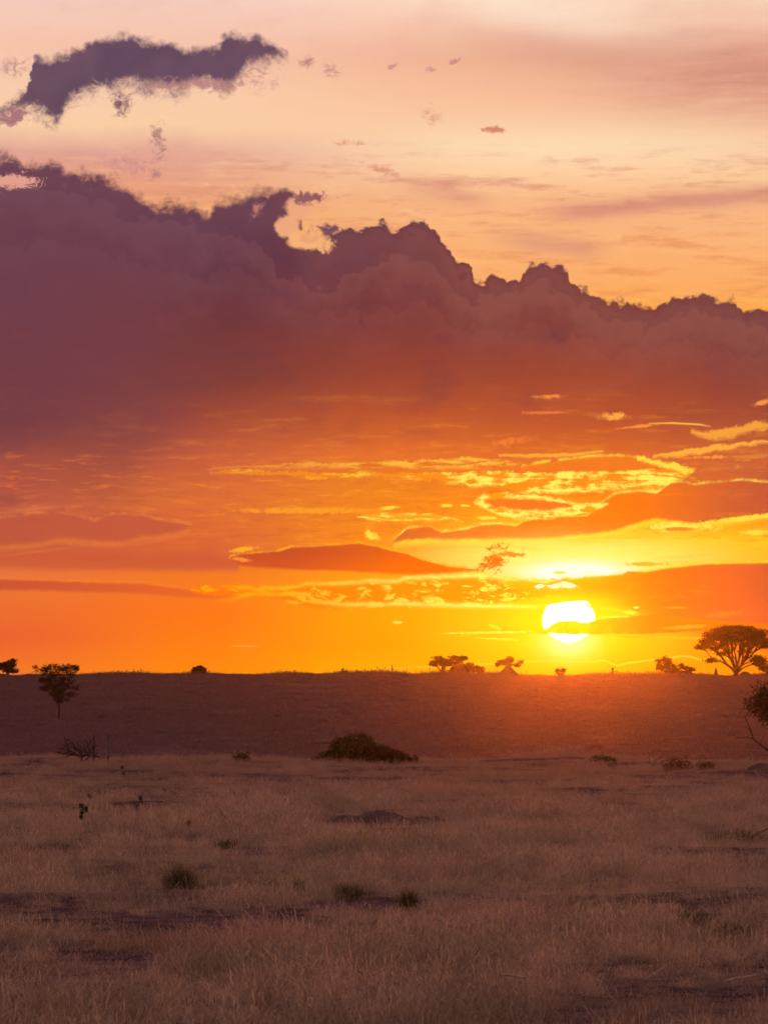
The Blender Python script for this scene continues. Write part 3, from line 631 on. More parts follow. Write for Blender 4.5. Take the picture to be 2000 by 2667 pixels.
# ------------------------------------------------------------------ ground sheet
def spaced(a, b, n, p):
    t_ = np.linspace(-1, 1, n); return (np.sign(t_) * np.abs(t_) ** p) * (b - a) / 2 + (a + b) / 2
gxs = spaced(-420, 420, 401, 2.2)
gys = np.concatenate([np.arange(-60, 20, 5), np.arange(20, 150, .45), np.arange(150, 300, 2.0), np.arange(300, 720, 1.2), np.arange(720, 1001, 12)])
GX, GY = np.meshgrid(gxs, gys)
GZ = height(GX, GY)
nx, ny = len(gxs), len(gys)
ii = (np.arange(ny - 1)[:, None] * nx + np.arange(nx - 1)[None, :]).ravel()
ground = link('ground', mesh_from('ground', np.stack([GX.ravel(), GY.ravel(), GZ.ravel()], 1), [np.stack([ii, ii + 1, ii + nx + 1, ii + nx], 1)], M_GROUND, True))
tag(ground, kind='structure')
# ------------------------------------------------------------------ branching plants
def tubes(edges, pos, rad, sides):
    vs = []; fs = []; n = 0
    ang = np.linspace(0, 2 * math.pi, sides, endpoint=False)
    for a, b in edges:
        p, q = pos[a], pos[b]; d = q - p; L = np.linalg.norm(d)
        if L < 1e-6: continue
        d = d / L
        u = np.cross(d, [0.3, 0.5, 1.0] if abs(d[2]) < .9 else [1.0, 0.2, 0]); u /= np.linalg.norm(u); w = np.cross(d, u)
        ring = np.cos(ang)[:, None] * u + np.sin(ang)[:, None] * w
        vs.append(p + ring * rad[a]); vs.append(q + d * rad[b] * .3 + ring * rad[b])
        k = np.arange(sides)
        fs.append(np.stack([n + k, n + (k + 1) % sides, n + sides + (k + 1) % sides, n + sides + k], 1)); n += 2 * sides
    return np.concatenate(vs), np.concatenate(fs)
def grow(base_pts, targets, r, step=.5, wander=.12, bal=.45, droop=0.0):
    """skeleton: base_pts is the trunk polyline; every target is joined to the cheapest existing node"""
    pos = [np.array(p, float) for p in base_pts]; par = [-1] + list(range(len(base_pts) - 1)); plen = [0.0]
    for i in range(1, len(pos)): plen.append(plen[-1] + np.linalg.norm(pos[i] - pos[i - 1]))
    tips = []
    order = np.argsort([np.linalg.norm(np.array(t_) - pos[-1]) for t_ in targets])
    for k in order:
        t_ = np.array(targets[k], float)
        P_ = np.array(pos); d = np.linalg.norm(P_ - t_, axis=1)
        low_pen = np.where(P_[:, 2] > t_[2] + .2 * step, .8 * step, 0)
        c = d + bal * np.array(plen) + low_pen
        c[:max(1, len(base_pts) // 2)] += 1e3
        j = int(np.argmin(c)); n = max(1, int(d[j] / step)); prev = j; a = pos[j]
        for s_ in range(1, n + 1):
            f = s_ / n
            q = a + (t_ - a) * f
            q[2] += math.sin(f * math.pi) * d[j] * (.10 - droop)
            if s_ < n: q = q + r.normal(0, wander * step, 3)
            pos.append(q); par.append(prev); plen.append(plen[prev] + np.linalg.norm(q - pos[prev])); prev = len(pos) - 1
        tips.append(prev)
    cnt = np.zeros(len(pos))
    for t_ in tips: cnt[t_] += 1
    for i in range(len(pos) - 1, 0, -1): cnt[par[i]] += cnt[i]
    return np.array(pos), par, cnt, tips
def leaves(centres, spread, per, size, r, flat=1.0, elong=1.8):
    n = len(centres) * per
    c = np.repeat(np.asarray(centres), per, 0) + np.clip(r.normal(0, 1, (n, 3)), -2, 2) * np.array(spread)
    nrm = r.normal(0, 1, (n, 3)); nrm[:, 2] *= flat; nrm /= np.linalg.norm(nrm, axis=1)[:, None]
    u = np.cross(nrm, r.normal(0, 1, (n, 3))); u /= np.linalg.norm(u, axis=1)[:, None]
    w = np.cross(nrm, u)
    s_ = size * r.uniform(.6, 1.3, (n, 1))
    v = np.stack([c - u * s_ * elong / 2, c + w * s_ * .4, c + u * s_ * elong / 2, c - w * s_ * .4], 1).reshape(-1, 3)
    return v, np.arange(n * 4).reshape(-1, 4)

def in_ell(r, cx, cy, cz, rx, ry, rz, n, shell=.35):
    out_ = []
    while len(out_) < n:
        p = r.uniform(-1, 1, 3); l = np.linalg.norm(p)
        if shell < l < 1: out_.append((cx + p[0] * rx, cy + p[1] * ry, cz + p[2] * rz))
    return out_
def plant(name, label, cat, at, s, ells, trunk, r0, group=None, seed=1, leaf=(12, .12, (.18, .18, .10)), mleaf=None, mbark=None, step=.5, wander=.12, bal=.45, expo=.5, droop=0, extra=None, leaf_name='crown', wood_name='trunk', rmin=.012, depth=.9, sides=6):
    """ells in photograph pixels about the trunk foot: (dx, up, rx, rz, n); s metres per pixel"""
    r = np.random.default_rng(seed)
    tg = []
    for e in ells:
        dx_, up, rx, rz, n = e[:5]
        dy_ = e[5] if len(e) > 5 else 0.0
        tg += in_ell(r, dx_ * s, dy_ * s, up * s, rx * s, max(rx, rz) * s * depth, rz * s, n)
    base = [np.array(p) * s for p in trunk]
    pos, par, cnt, tips = grow(base, tg, r, step, wander, bal, droop)
    rad = r0 * (np.maximum(cnt, .6) / max(cnt.max(), 1)) ** expo
    rad = np.maximum(rad, rmin)
    rad[0] *= 1.35
    edges = [(par[i], i) for i in range(1, len(pos))]
    if extra:
        for line_ in extra:
            k0 = len(pos); pp = [np.array(p) * s for p in line_[0]]
            pos = np.concatenate([pos, pp]); rad = np.concatenate([rad, np.linspace(line_[1], line_[2], len(pp))])
            edges += [(k0 + i, k0 + i + 1) for i in range(len(pp) - 1)]
    v, f = tubes(edges, pos, rad, sides)
    root = root_at(name, at, label, cat, group)
    link(wood_name, mesh_from(wood_name, v, [f], mbark or M_BARK, True), parent=root)
    if leaf:
        per, size, spread = leaf
        v, f = leaves(pos[tips], spread, per, size, r, .6)
        link(leaf_name, mesh_from(leaf_name, v, [f], mleaf or M_LEAF), parent=root)
    return root

def mound_mesh(name, rx, ry, h, seed=0, power=1.6, mat=None, off=(0, 0, 0), seg=36, rings=14, rough=.12, flat=0.0):
    """an eroded earth heap: profile falls from the crown to a skirt below the soil"""
    r = np.random.default_rng(seed)
    vs = []; k1, k2 = r.uniform(0, 6, 2)
    for i in range(rings + 1):
        t_ = i / rings
        rr = t_
        z = h * (max(0, 1 - t_ ** power)) ** (1.2 - flat * .7) - (0.25 * h * 0 + .08) * (t_ > .999)
        for j in range(seg):
            a = 2 * math.pi * j / seg
            w = 1 + rough * (math.sin(3 * a + k1) * .6 + math.sin(5 * a + k2) * .4 + .5 * math.sin(9 * a + 7 * t_ + k1))
            nz = rough * h * .5 * math.sin(4 * a + 9 * t_ + k2) * (1 - t_) * t_ * 2 + rough * h * .25 * r.normal() * (t_ > 0) * (t_ < .98)
            vs.append((off[0] + rr * rx * w * math.cos(a), off[1] + rr * ry * w * math.sin(a), off[2] + z + nz))
    vs = np.array(vs); fs = []
    for i in range(rings):
        for j in range(seg):
            fs.append((i * seg + j, (i + 1) * seg + j, (i + 1) * seg + (j + 1) % seg, i * seg + (j + 1) % seg))
    return mesh_from(name, vs, [np.array(fs)], mat or M_MOUND, True)
def sunk(p, d=.06): return (p[0], p[1], p[2] - d)

S7 = 703.0 / PX                       # metres per photograph pixel on the ridge
RD = 703.0
def rd(px): return sunk(spot(px, 0, RD), .1)

# 1 the big flat-topped acacia on the ridge
plant('acacia_tree', 'large umbrella-shaped acacia with a many-forked trunk standing on the ridge at the right', 'tree', rd(1911), S7,
      [(-4, 120, 58, 11, 90), (-48, 108, 34, 11, 46), (44, 110, 38, 12, 56), (-10, 100, 72, 9, 70), (64, 94, 28, 9, 34), (-74, 90, 22, 7, 22), (-88, 78, 13, 5, 12), (80, 82, 16, 6, 14), (-58, 76, 22, 5, 10), (-30, 84, 26, 6, 10), (30, 84, 30, 7, 12), (-64, 42, 14, 6, 9), (-40, 58, 16, 7, 5), (45, 48, 26, 8, 12), (68, 38, 16, 7, 9), (30, 66, 16, 8, 6), (-20, 70, 16, 8, 4)],
      [(0, 0, -4), (0, 0, 5), (1, 0, 11), (0, 0, 17)], .40, seed=4, leaf=(46, .17, (.42, .42, .17)), step=.8, wander=.13, bal=.85, expo=.40, rmin=.03, sides=7)
o = link('termite_mound', mound_mesh('termite_mound', 15 * S7, 12 * S7, 13 * S7, 3, 2.6, flat=.8), sunk(spot(1934, 0, RD + 1), .12))
tag(o, 'rounded earth mound just right of the big acacia trunk on the ridge', 'mound', 'termite mounds along the ridge')
# bush at the far right end of the ridge
plant('ridge_bush', 'loose bush at the right end of the ridge under the big acacia crown', 'bush', rd(1990), S7,
      [(0, 22, 22, 9, 34), (-20, 34, 16, 7, 16), (-32, 42, 12, 5, 8), (20, 26, 20, 9, 22)], [(0, 0, -2), (0, 0, 4), (0, 0, 9)], .14, seed=9, leaf=(16, .20, (.22, .22, .12)), step=.6, rmin=.03)
o = link('termite_mound', mound_mesh('termite_mound', 32 * S7, 14 * S7, 8 * S7, 8, 2.0), sunk(spot(1995, 0, RD + 2), .1))
tag(o, 'low earth mound under the loose bush at the right end of the ridge', 'mound', 'termite mounds along the ridge')
# slim spire left of the acacia
o = link('termite_mound', mound_mesh('termite_mound', 4.2 * S7, 4 * S7, 21 * S7, 5, 1.7, rough=.25, flat=.75), sunk(spot(1860, 0, RD), .1))
tag(o, 'slim post-like termite spire left of the big acacia on the ridge', 'mound', 'termite mounds along the ridge')
# bush and heap at 1725-1815
plant('ridge_bush', 'bushy small tree left of the broad termite mound on the ridge', 'bush', rd(1732), S7,
      [(-8, 36, 20, 11, 40), (-16, 26, 16, 9, 20), (12, 24, 14, 9, 20), (0, 46, 9, 6, 8), (22, 16, 14, 7, 14)], [(0, 0, -2), (0, 0, 5), (-2, 0, 12)], .16, seed=12, leaf=(18, .19, (.22, .22, .14)), step=.6, rmin=.03)
o = link('termite_mound', mound_mesh('termite_mound', 46 * S7, 22 * S7, 15 * S7, 15, 2.4, flat=.6), sunk(spot(1768, 0, RD + 1), .1))
tag(o, 'broad termite mound with two bushes on it right of the sun on the ridge', 'mound', 'termite mounds along the ridge')
plant('ridge_bush', 'small low bush on top of the broad termite mound', 'bush', tuple(np.array(rd(1784)) + np.array([0, 0, 10 * S7])), S7,
      [(-8, 14, 13, 5, 16), (10, 10, 12, 6, 16), (-16, 20, 6, 4, 6)], [(0, 0, -2), (0, 0, 4)], .1, seed=14, leaf=(18, .17, (.2, .2, .12)), step=.5, rmin=.03)
# pointed stump 1592
o = link('termite_mound', mound_mesh('termite_mound', 9 * S7, 7 * S7, 18 * S7, 21, 1.1, rough=.3), sunk(spot(1592, 0, RD), .1))
tag(o, 'small pointed termite mound below and right of the sun on the ridge', 'mound', 'termite mounds along the ridge')
plant('dead_shrub', 'tiny bare twiggy plant topping the small pointed mound on the ridge', 'shrub', tuple(np.array(rd(1592)) + np.array([0, 0, 13 * S7])), S7,
      [(0, 7, 5, 4, 10)], [(0, 0, -1), (0, 0, 2)], .05, seed=22, leaf=(5, .14, (.08, .08, .08)), step=.3, rmin=.02)
# 1457 small shrub
plant('ridge_bush', 'small squat shrub directly below the sun on the ridge', 'bush', rd(1457), S7,
      [(-5, 12, 8, 5, 14), (6, 16, 6, 5, 12), (0, 7, 8, 5, 10), (-8, 18, 3, 2, 3)], [(0, 0, -2), (0, 0, 4)], .1, seed=24, leaf=(22, .17, (.16, .16, .14)), step=.4, rmin=.03)
# 1323 mound with little tree
o = link('termite_mound', mound_mesh('termite_mound', 27 * S7, 18 * S7, 28 * S7, 31, 1.25, rough=.07, flat=.35), sunk(spot(1322, 0, RD), .1))
tag(o, 'tall cone-shaped termite mound with a small tree growing behind its top', 'mound', 'termite mounds along the ridge')
plant('ridge_tree', 'small spreading tree rising over the cone-shaped termite mound on the ridge', 'tree', rd(1322)[:1] + (RD + 1.6, rd(1322)[2]), S7,
      [(-16, 34, 12, 5, 16), (4, 38, 13, 6, 20), (24, 29, 8, 5, 11), (31, 35, 6, 3, 5), (-27, 28, 4, 3, 4), (5, 47, 3, 4, 4), (0, 30, 16, 3, 6)], [(0, 0, -2), (0, 0, 14), (0, 0, 24)], .2, seed=33, leaf=(20, .19, (.2, .2, .12)), step=.6, rmin=.035)
# 1147..1250 flat-topped pair
plant('acacia_tree', 'low flat-topped acacia leaning left over a dome mound left of the sun', 'tree', rd(1149), S7,
      [(8, 33, 24, 9, 40), (-8, 44, 12, 3, 14), (-18, 33, 10, 4, 12), (-20, 26, 9, 3, 8), (45, 40, 14, 6, 22), (30, 46, 14, 3, 10), (58, 45, 7, 3, 8), (24, 30, 16, 6, 20)], [(0, 0, -2), (1, 0, 6), (3, 0, 13)], .22, seed=41, leaf=(20, .20, (.24, .24, .10)), step=.6, wander=.2, rmin=.04)
o = link('termite_mound', mound_mesh('termite_mound', 30 * S7, 18 * S7, 33 * S7, 43, 1.9, flat=.7), sunk(spot(1196, 0, RD + 1), .1))
tag(o, 'tall dome-shaped termite mound between the flat-topped acacia and its right neighbour', 'mound', 'termite mounds along the ridge')
plant('ridge_bush', 'ragged bush spreading right of the tall dome-shaped termite mound', 'bush', rd(1224), S7,
      [(-4, 26, 12, 5, 18), (10, 20, 14, 5, 18), (24, 12, 12, 4, 12), (2, 12, 12, 5, 8), (32, 20, 4, 2, 2)], [(0, 0, -2), (0, 0, 5)], .13, seed=45, leaf=(17, .19, (.2, .2, .1)), step=.5, rmin=.035)
# 895 spike on low heap
o = link('termite_mound', mound_mesh('termite_mound', 12 * S7, 9 * S7, 6 * S7, 51, 1.6), sunk(spot(897, 0, RD - 2), .08))
tag(o, 'little mound with an upright dead stub on the ridge left of the flat-topped acacia', 'mound', 'termite mounds along the ridge')
plant('dead_shrub', 'upright dead stub with one side shoot on the ridge horizon', 'shrub', tuple(np.array(rd(893)) + np.array([0, 0, 3 * S7])), S7,
      [(1, 9, 2, 2, 4), (9, 5, 3, 2, 6)], [(0, 0, -1), (-1, 0, 4), (-2, 0, 10)], .09, seed=52, leaf=(6, .15, (.08, .08, .08)), step=.3, rmin=.03)
# 520 blocky bush
plant('ridge_bush', 'squat boxy bush alone on the skyline over the left-middle slope', 'bush', rd(521), S7,
      [(0, 17, 17, 4, 44), (-12, 12, 5, 6, 14), (12, 12, 5, 6, 14), (0, 5, 14, 2, 8), (0, 21, 12, 3, 16)], [(0, 0, -2), (0, 0, 4)], .13, seed=55, leaf=(22, .18, (.17, .17, .10)), step=.4, rmin=.035)
o = link('termite_mound', mound_mesh('termite_mound', 26 * S7, 12 * S7, 6 * S7, 56, 1.8), sunk(spot(521, 0, RD - 1), .1))
tag(o, 'low heap of earth under the squat boxy bush on the skyline', 'mound', 'termite mounds along the ridge')
for i, (px, w, h, lb) in enumerate(((82, 22, 6, 'low wide mound on the ridge between the two leftmost trees'), (262, 12, 8, 'small rounded mound on the ridge right of the lone young tree'), (392, 9, 4, 'tiny hump on the skyline midway between lone tree and boxy bush'), (442, 14, 4, 'slight hump on the skyline just left of the boxy bush'), (693, 8, 6, 'first tiny bump on the skyline right of the boxy bush'), (735, 8, 5, 'second tiny bump on the skyline right of the boxy bush'), (800, 14, 5, 'grassy hump with thin stalks on the skyline left of the dead stub'), (920, 14, 5, 'flat hump on the skyline immediately right of the dead stub'), (1010, 12, 4, 'flat hump on the skyline left of the flat-topped acacia'), (1500, 14, 4, 'flat hump on the skyline just right of the squat shrub under the sun'))):
    o = link('termite_mound', mound_mesh('termite_mound', w * S7, w * S7 * .7, h * S7, 60 + i, 1.8, rough=.2), sunk(spot(px, 0, RD - 1), .08))
    tag(o, lb, 'mound', 'termite mounds along the ridge')
# leftmost small tree
plant('ridge_tree', 'small bushy tree on a dark mound at the far left end of the ridge', 'tree', rd(26), S7,
      [(4, 30, 14, 9, 40), (-12, 26, 12, 8, 26), (16, 14, 10, 4, 14), (14, 40, 6, 4, 8), (-26, 22, 10, 7, 14), (0, 16, 12, 5, 12)], [(0, 0, -2), (0, 0, 7), (2, 0, 15)], .2, seed=71, leaf=(20, .19, (.22, .22, .14)), step=.6, rmin=.035)
o = link('termite_mound', mound_mesh('termite_mound', 34 * S7, 20 * S7, 9 * S7, 72, 2.0), sunk(spot(12, 0, RD - 3), .2))
tag(o, 'dark mound at the foot of the leftmost ridge tree', 'mound', 'termite mounds along the ridge')

# 2 the lone young tree on the left slope
pt = spot(153, 1876)
S2 = pt[1] / PX
plant('young_tree', 'lone young tree with round leafy crown and thin stem on the left slope', 'tree', sunk(pt), S2,
      [(-6, 140, 42, 8, 30), (30, 138, 24, 7, 18), (-42, 133, 20, 6, 12), (0, 124, 54, 10, 44), (-4, 104, 48, 11, 56), (-2, 86, 42, 11, 58), (4, 68, 30, 10, 36), (8, 54, 22, 6, 14), (-62, 138, 6, 3, 3), (48, 134, 7, 4, 5), (42, 86, 10, 6, 6), (38, 70, 10, 5, 5), (-42, 84, 12, 7, 8)],
      [(0, 0, -3), (0, 0, 14), (1, 0, 28), (0, 0, 42), (0, 0, 56)], .12, seed=81, leaf=(40, .08, (.15, .15, .10)), step=.45, wander=.14, bal=.5, expo=.5, rmin=.012, droop=.04)
o = link('earth_mound', mound_mesh('earth_mound', 34 * S2, 22 * S2, 7 * S2, 83, 2.2), sunk(spot(140, 1880), .05))
tag(o, 'low dark mound at the foot of the lone young tree', 'mound')

# 3 round bush in the middle, at the edge of the long grass
pb = spot(945, 1985, 127)
S3 = pb[1] / PX
plant('round_bush', 'dense olive dome-shaped bush in the middle at the edge of the long grass', 'bush', sunk((pb[0], pb[1], pb[2])), S3,
      [(-22, 48, 62, 34, 260), (-62, 28, 44, 24, 110), (-98, 20, 32, 18, 50), (-10, 72, 34, 16, 60), (30, 38, 34, 24, 80)], [(-10, 0, -4), (-10, 0, 3), (-10, 0, 10)], .05, seed=91, leaf=(42, .045, (.075, .075, .06)), mleaf=M_BUSH, step=.2, rmin=.004, bal=.3, depth=.9, leaf_name='foliage', wood_name='branches')
plant('round_bush', 'lower dark bush overlapping the right side of the dome-shaped bush', 'bush', sunk(spot(1010, 1990, 126)), S3,
      [(-22, 38, 40, 18, 120), (14, 28, 36, 18, 90), (44, 16, 22, 12, 40), (68, 26, 6, 12, 6)], [(-6, 0, -4), (-6, 0, 3), (-6, 0, 8)], .04, seed=93, leaf=(38, .042, (.065, .065, .05)), mleaf=M_LEAF, step=.2, rmin=.004, bal=.3, leaf_name='foliage', wood_name='branches')

# 4 dead thorn scrub on the left
pd = spot(215, 1975, 124)
S4 = pd[1] / PX
plant('dead_shrub', 'tangled dead thorn scrub with tall upright sticks left at the grass edge', 'shrub', sunk(pd), S4,
      [(-30, 46, 30, 20, 40), (6, 50, 34, 22, 50), (-44, 66, 8, 22, 9), (-52, 34, 24, 14, 28), (50, 26, 30, 8, 18), (-5, 32, 56, 12, 46)], [(-6, 0, -4), (-6, 0, 2), (-4, 0, 6)], .035, seed=95, leaf=(4, .022, (.05, .05, .04)), mleaf=M_DRYLEAF, mbark=M_BARK, step=.2, rmin=.008, bal=.25, wander=.3, expo=.4, leaf_name='foliage', wood_name='branches',
      extra=[([(28, 2, -2), (29, 2, 24), (30, 1, 56), (29, 1, 80)], .03, .018), ([(20, 2, 30), (14, 2, 48), (20, 2, 64), (26, 2, 68)], .016, .010)])
o = link('wooden_stake', mesh_from('wooden_stake', *(lambda vf: (vf[0], [vf[1]]))(tubes([(0, 1), (1, 2), (2, 3)], np.array([(0, 0, -.15), (.01, 0, .25), (-.005, 0, .6), (.0, 0, .86)]), np.array([.028, .026, .024, .02]), 8)), M_DEAD, True), spot(281, 1975, 123.5))
tag(o, 'thin upright stake standing just right of the dead thorn scrub', 'stake')

# 5 shrub reaching in at the right edge
pr = spot(2046, 1985, 122)
S5 = 122 / PX
plant('thorn_tree', 'dark leafy thorn tree reaching in from the right edge with bare lower boughs', 'tree', sunk(pr), S5,
      [(16, 186, 76, 50, 170), (-26, 168, 44, 32, 60), (-52, 176, 34, 26, 22), (-36, 138, 30, 20, 26), (24, 240, 60, 22, 60), (-88, 168, 22, 12, 7), (-74, 186, 26, 18, 8), (-44, 226, 30, 12, 8), (-60, 206, 24, 12, 6)],
      [(0, 0, -4), (-2, 0, 22), (-8, 0, 50), (-6, 0, 80), (0, 0, 110)], .075, seed=101, leaf=(26, .045, (.13, .13, .10)), mleaf=M_LEAF, step=.25, rmin=.005, bal=.3, wander=.16,
      extra=[([(-2, 0, 18), (-28, -4, 40), (-56, -4, 62), (-84, -6, 84), (-90, -6, 104), (-100, -5, 128), (-106, -5, 142)], .030, .011),
             ([(-84, -6, 84), (-100, -8, 90), (-118, -8, 88), (-134, -8, 94), (-146, -8, 103)], .014, .006), ([(-118, -8, 88), (-132, -8, 84)], .008, .005),
             ([(-106, -5, 142), (-94, -5, 158), (-86, -5, 170)], .011, .012), ([(-106, -5, 142), (-122, -5, 142), (-136, -5, 147)], .009, .005),
             ([(-66, -4, 70), (-62, -2, 84), (-56, -2, 94)], .008, .005), ([(-86, -6, 96), (-96, -6, 112), (-112, -6, 118)], .008, .005)])
# 6 dead plant and brown shrubs at the right grass edge
pe = spot(1702, 2003)
S6 = pe[1] / PX
plant('dead_shrub', 'bare forked dead plant standing in the grass edge right of the sun glow', 'shrub', sunk(pe), S6,
      [(-12, 30, 12, 14, 10), (14, 36, 16, 10, 10), (24, 26, 10, 10, 6)], [(0, 0, -4), (0, 0, 6), (0, 0, 14)], .018, seed=105, leaf=None, mbark=M_DEAD, step=.2, rmin=.005, wander=.25, bal=.2, wood_name='branches')
for i, (px, py, w, h, lb) in enumerate(((1768, 2008, 40, 24, 'wide brown leafy shrub right of the bare forked dead plant'), (1838, 2008, 20, 16, 'small dark shrub right of the wide brown leafy shrub'), (628, 1985, 22, 14, 'small dark low shrub left of the dome-shaped bush'), (1555, 1955, 22, 8, 'flat brown shrub on the slope below the sun near the long grass'), (1570, 1985, 34, 7, 'low flat brown shrub behind the glowing grass tops'))):
    pp = spot(px, py, 126 if px in (628, 1570) else None); ss = pp[1] / PX
    h += 8
    plant('low_shrub', lb, 'shrub', sunk(pp), ss, [(0, h * .6, w * .8, h * .6, 60), (-w * .5, h * .4, w * .5, h * .4, 24), (w * .5, h * .4, w * .5, h * .4, 24)], [(0, 0, -2), (0, 0, 2), (0, 0, h * .3)], .02, 'low shrubs scattered at the grass edge', 110 + i, (9, .036, (.07, .07, .05)), M_DRYLEAF, step=.15, rmin=.005, leaf_name='foliage', wood_name='branches')
# 7 dark shrubs scattered on the slope
SL = [(265, 1870, 13, 8, 'dark low shrub on the slope right of the lone young tree'), (223, 1836, 12, 4, 'flat dark clump above and right of the young tree stem'), (370, 1848, 34, 4, 'long dark streak of scrub on the left slope'), (28, 1893, 9, 4, 'small clump at the far left of the slope'), (362, 1778, 22, 3, 'flat dark clump under the skyline left of the boxy bush'), (730, 1779, 12, 6, 'dark rounded clump high on the slope right of the boxy bush'), (700, 1789, 16, 4, 'flat clump beside and below the dark rounded clump high on the slope'), (598, 1771, 9, 5, 'small clump just under the skyline right of the boxy bush'),
      (552, 1866, 14, 3, 'thin low clump on the middle-left slope'), (722, 1867, 14, 6, 'dark tuft midway down the slope left of the dome-shaped bush'), (840, 1880, 14, 4, 'brown tuft midway down the slope above the dome-shaped bush'), (800, 1826, 10, 3, 'faint tuft on the upper middle slope'), (845, 1938, 48, 6, 'long dark scrub line left of the dome-shaped bush'), (1035, 1789, 46, 6, 'broad dark patch of scrub under the skyline left of the flat-topped acacia'), (1390, 1818, 10, 3, 'faint tuft on the glowing slope below the sun'), (1740, 1874, 13, 4, 'dark tuft on the slope below the broad termite mound'),
      (1882, 1868, 14, 5, 'brown tuft on the slope below the big acacia'), (1720, 1830, 12, 4, 'faint brown tuft above the dark tuft on the right slope'), (1972, 1942, 18, 5, 'dark low clump beside the bare boughs at the right edge'), (1880, 1942, 30, 3, 'thin dark streak of scrub low on the right slope'), (1545, 1948, 14, 6, 'low brown clump on the slope under the sun'), (410, 1908, 12, 3, 'small clump behind the thorn scrub on the left slope'), (435, 1862, 8, 3, 'faint small tuft between the streak of scrub and the middle slope'), (1640, 1942, 26, 3, 'thin scrub line right of the low brown clump'), (100, 1890, 12, 3, 'small flat clump left of the young tree foot')]
for i, (px, py, w, h, lb) in enumerate(SL):
    pp = spot(px, py); ss = pp[1] / PX
    plant('low_shrub', lb, 'shrub', sunk(pp), ss, [(0, h * .35, w, h * .5, 12 + w), (w * .4 * (-1) ** i, h * .6, w * .35, h * .5, 6 + i % 5), (w * 1.1 * (-1) ** (i // 2), h * .2, w * .4, h * .3, 4)], [(0, 0, -1), (0, 0, 1), (0, 0, h * .3)], .04, 'dark shrubs dotted over the far slope', 130 + i, (9, .08, (.20, .20, .08)), M_DRYLEAF, step=.4, rmin=.012, leaf_name='foliage', wood_name='branches', sides=4)

# 8 bare earth in the grass
for px, py, w, h, lb, nm in ((990, 2140, 80, 26, 'long low bank of bare dark earth in the grass below the dome-shaped bush', 'earth_bank'), (905, 2136, 46, 12, 'pale worn shoulder of earth at the left end of the dark bank', 'earth_bank'), (1120, 2150, 50, 13, 'dull earth hump at the right end of the dark bank', 'earth_bank'), (1985, 2006, 46, 17, 'purple-grey bare earth hump at the right edge behind the grass', 'earth_bank')):
    pp = spot(px, py); ss = pp[1] / PX
    o = link(nm, mound_mesh(nm, w * ss, .8, h * ss + .03, int(px), 2.2, M_BANK, rough=.1, flat=.4), sunk(pp, .03))
    tag(o, lb, 'earth bank', 'bare earth banks in the grass')
# ------------------------------------------------------------------ grass
def blade_set(n, h, spread, lean, wid, r, heads=0.0, curl=.35):
    """n thin blades of four joints; some end in a seed head"""
    vs = []; fs = []; k = 0
    for i in range(n):
        bx, by = r.normal(0, spread, 2); a = r.uniform(0, 2 * math.pi); H = h * r.uniform(.45, 1.1)
        ln = abs(r.normal(0, lean)) + .05; dirx, diry = math.cos(a), math.sin(a); fa = r.uniform(0, math.pi)
        wx_, wy_ = math.cos(fa), math.sin(fa); w0 = wid * r.uniform(.6, 1.2)
        hd = r.random() < heads
        ts = [0, .3, .6, .85, 1.0]
        if hd: H *= 1.22
        for t_ in ts:
            off = ln * H * (t_ ** 1.7) ; z = H * (t_ - curl * ln * t_ ** 3)
            w = w0 * (1 - t_) ** .6 if not hd else (w0 * .45 if t_ < .8 else (w0 * 2.4 if t_ < .9 else w0 * .4))
            cx, cy = bx + dirx * off, by + diry * off
            vs += [(cx - wx_ * w, cy - wy_ * w, z), (cx + wx_ * w, cy + wy_ * w, z)]
        for q in range(len(ts) - 1):
            fs.append((k + 2 * q, k + 2 * q + 1, k + 2 * q + 3, k + 2 * q + 2))
        k += 2 * len(ts)
    return np.array(vs), np.array(fs)

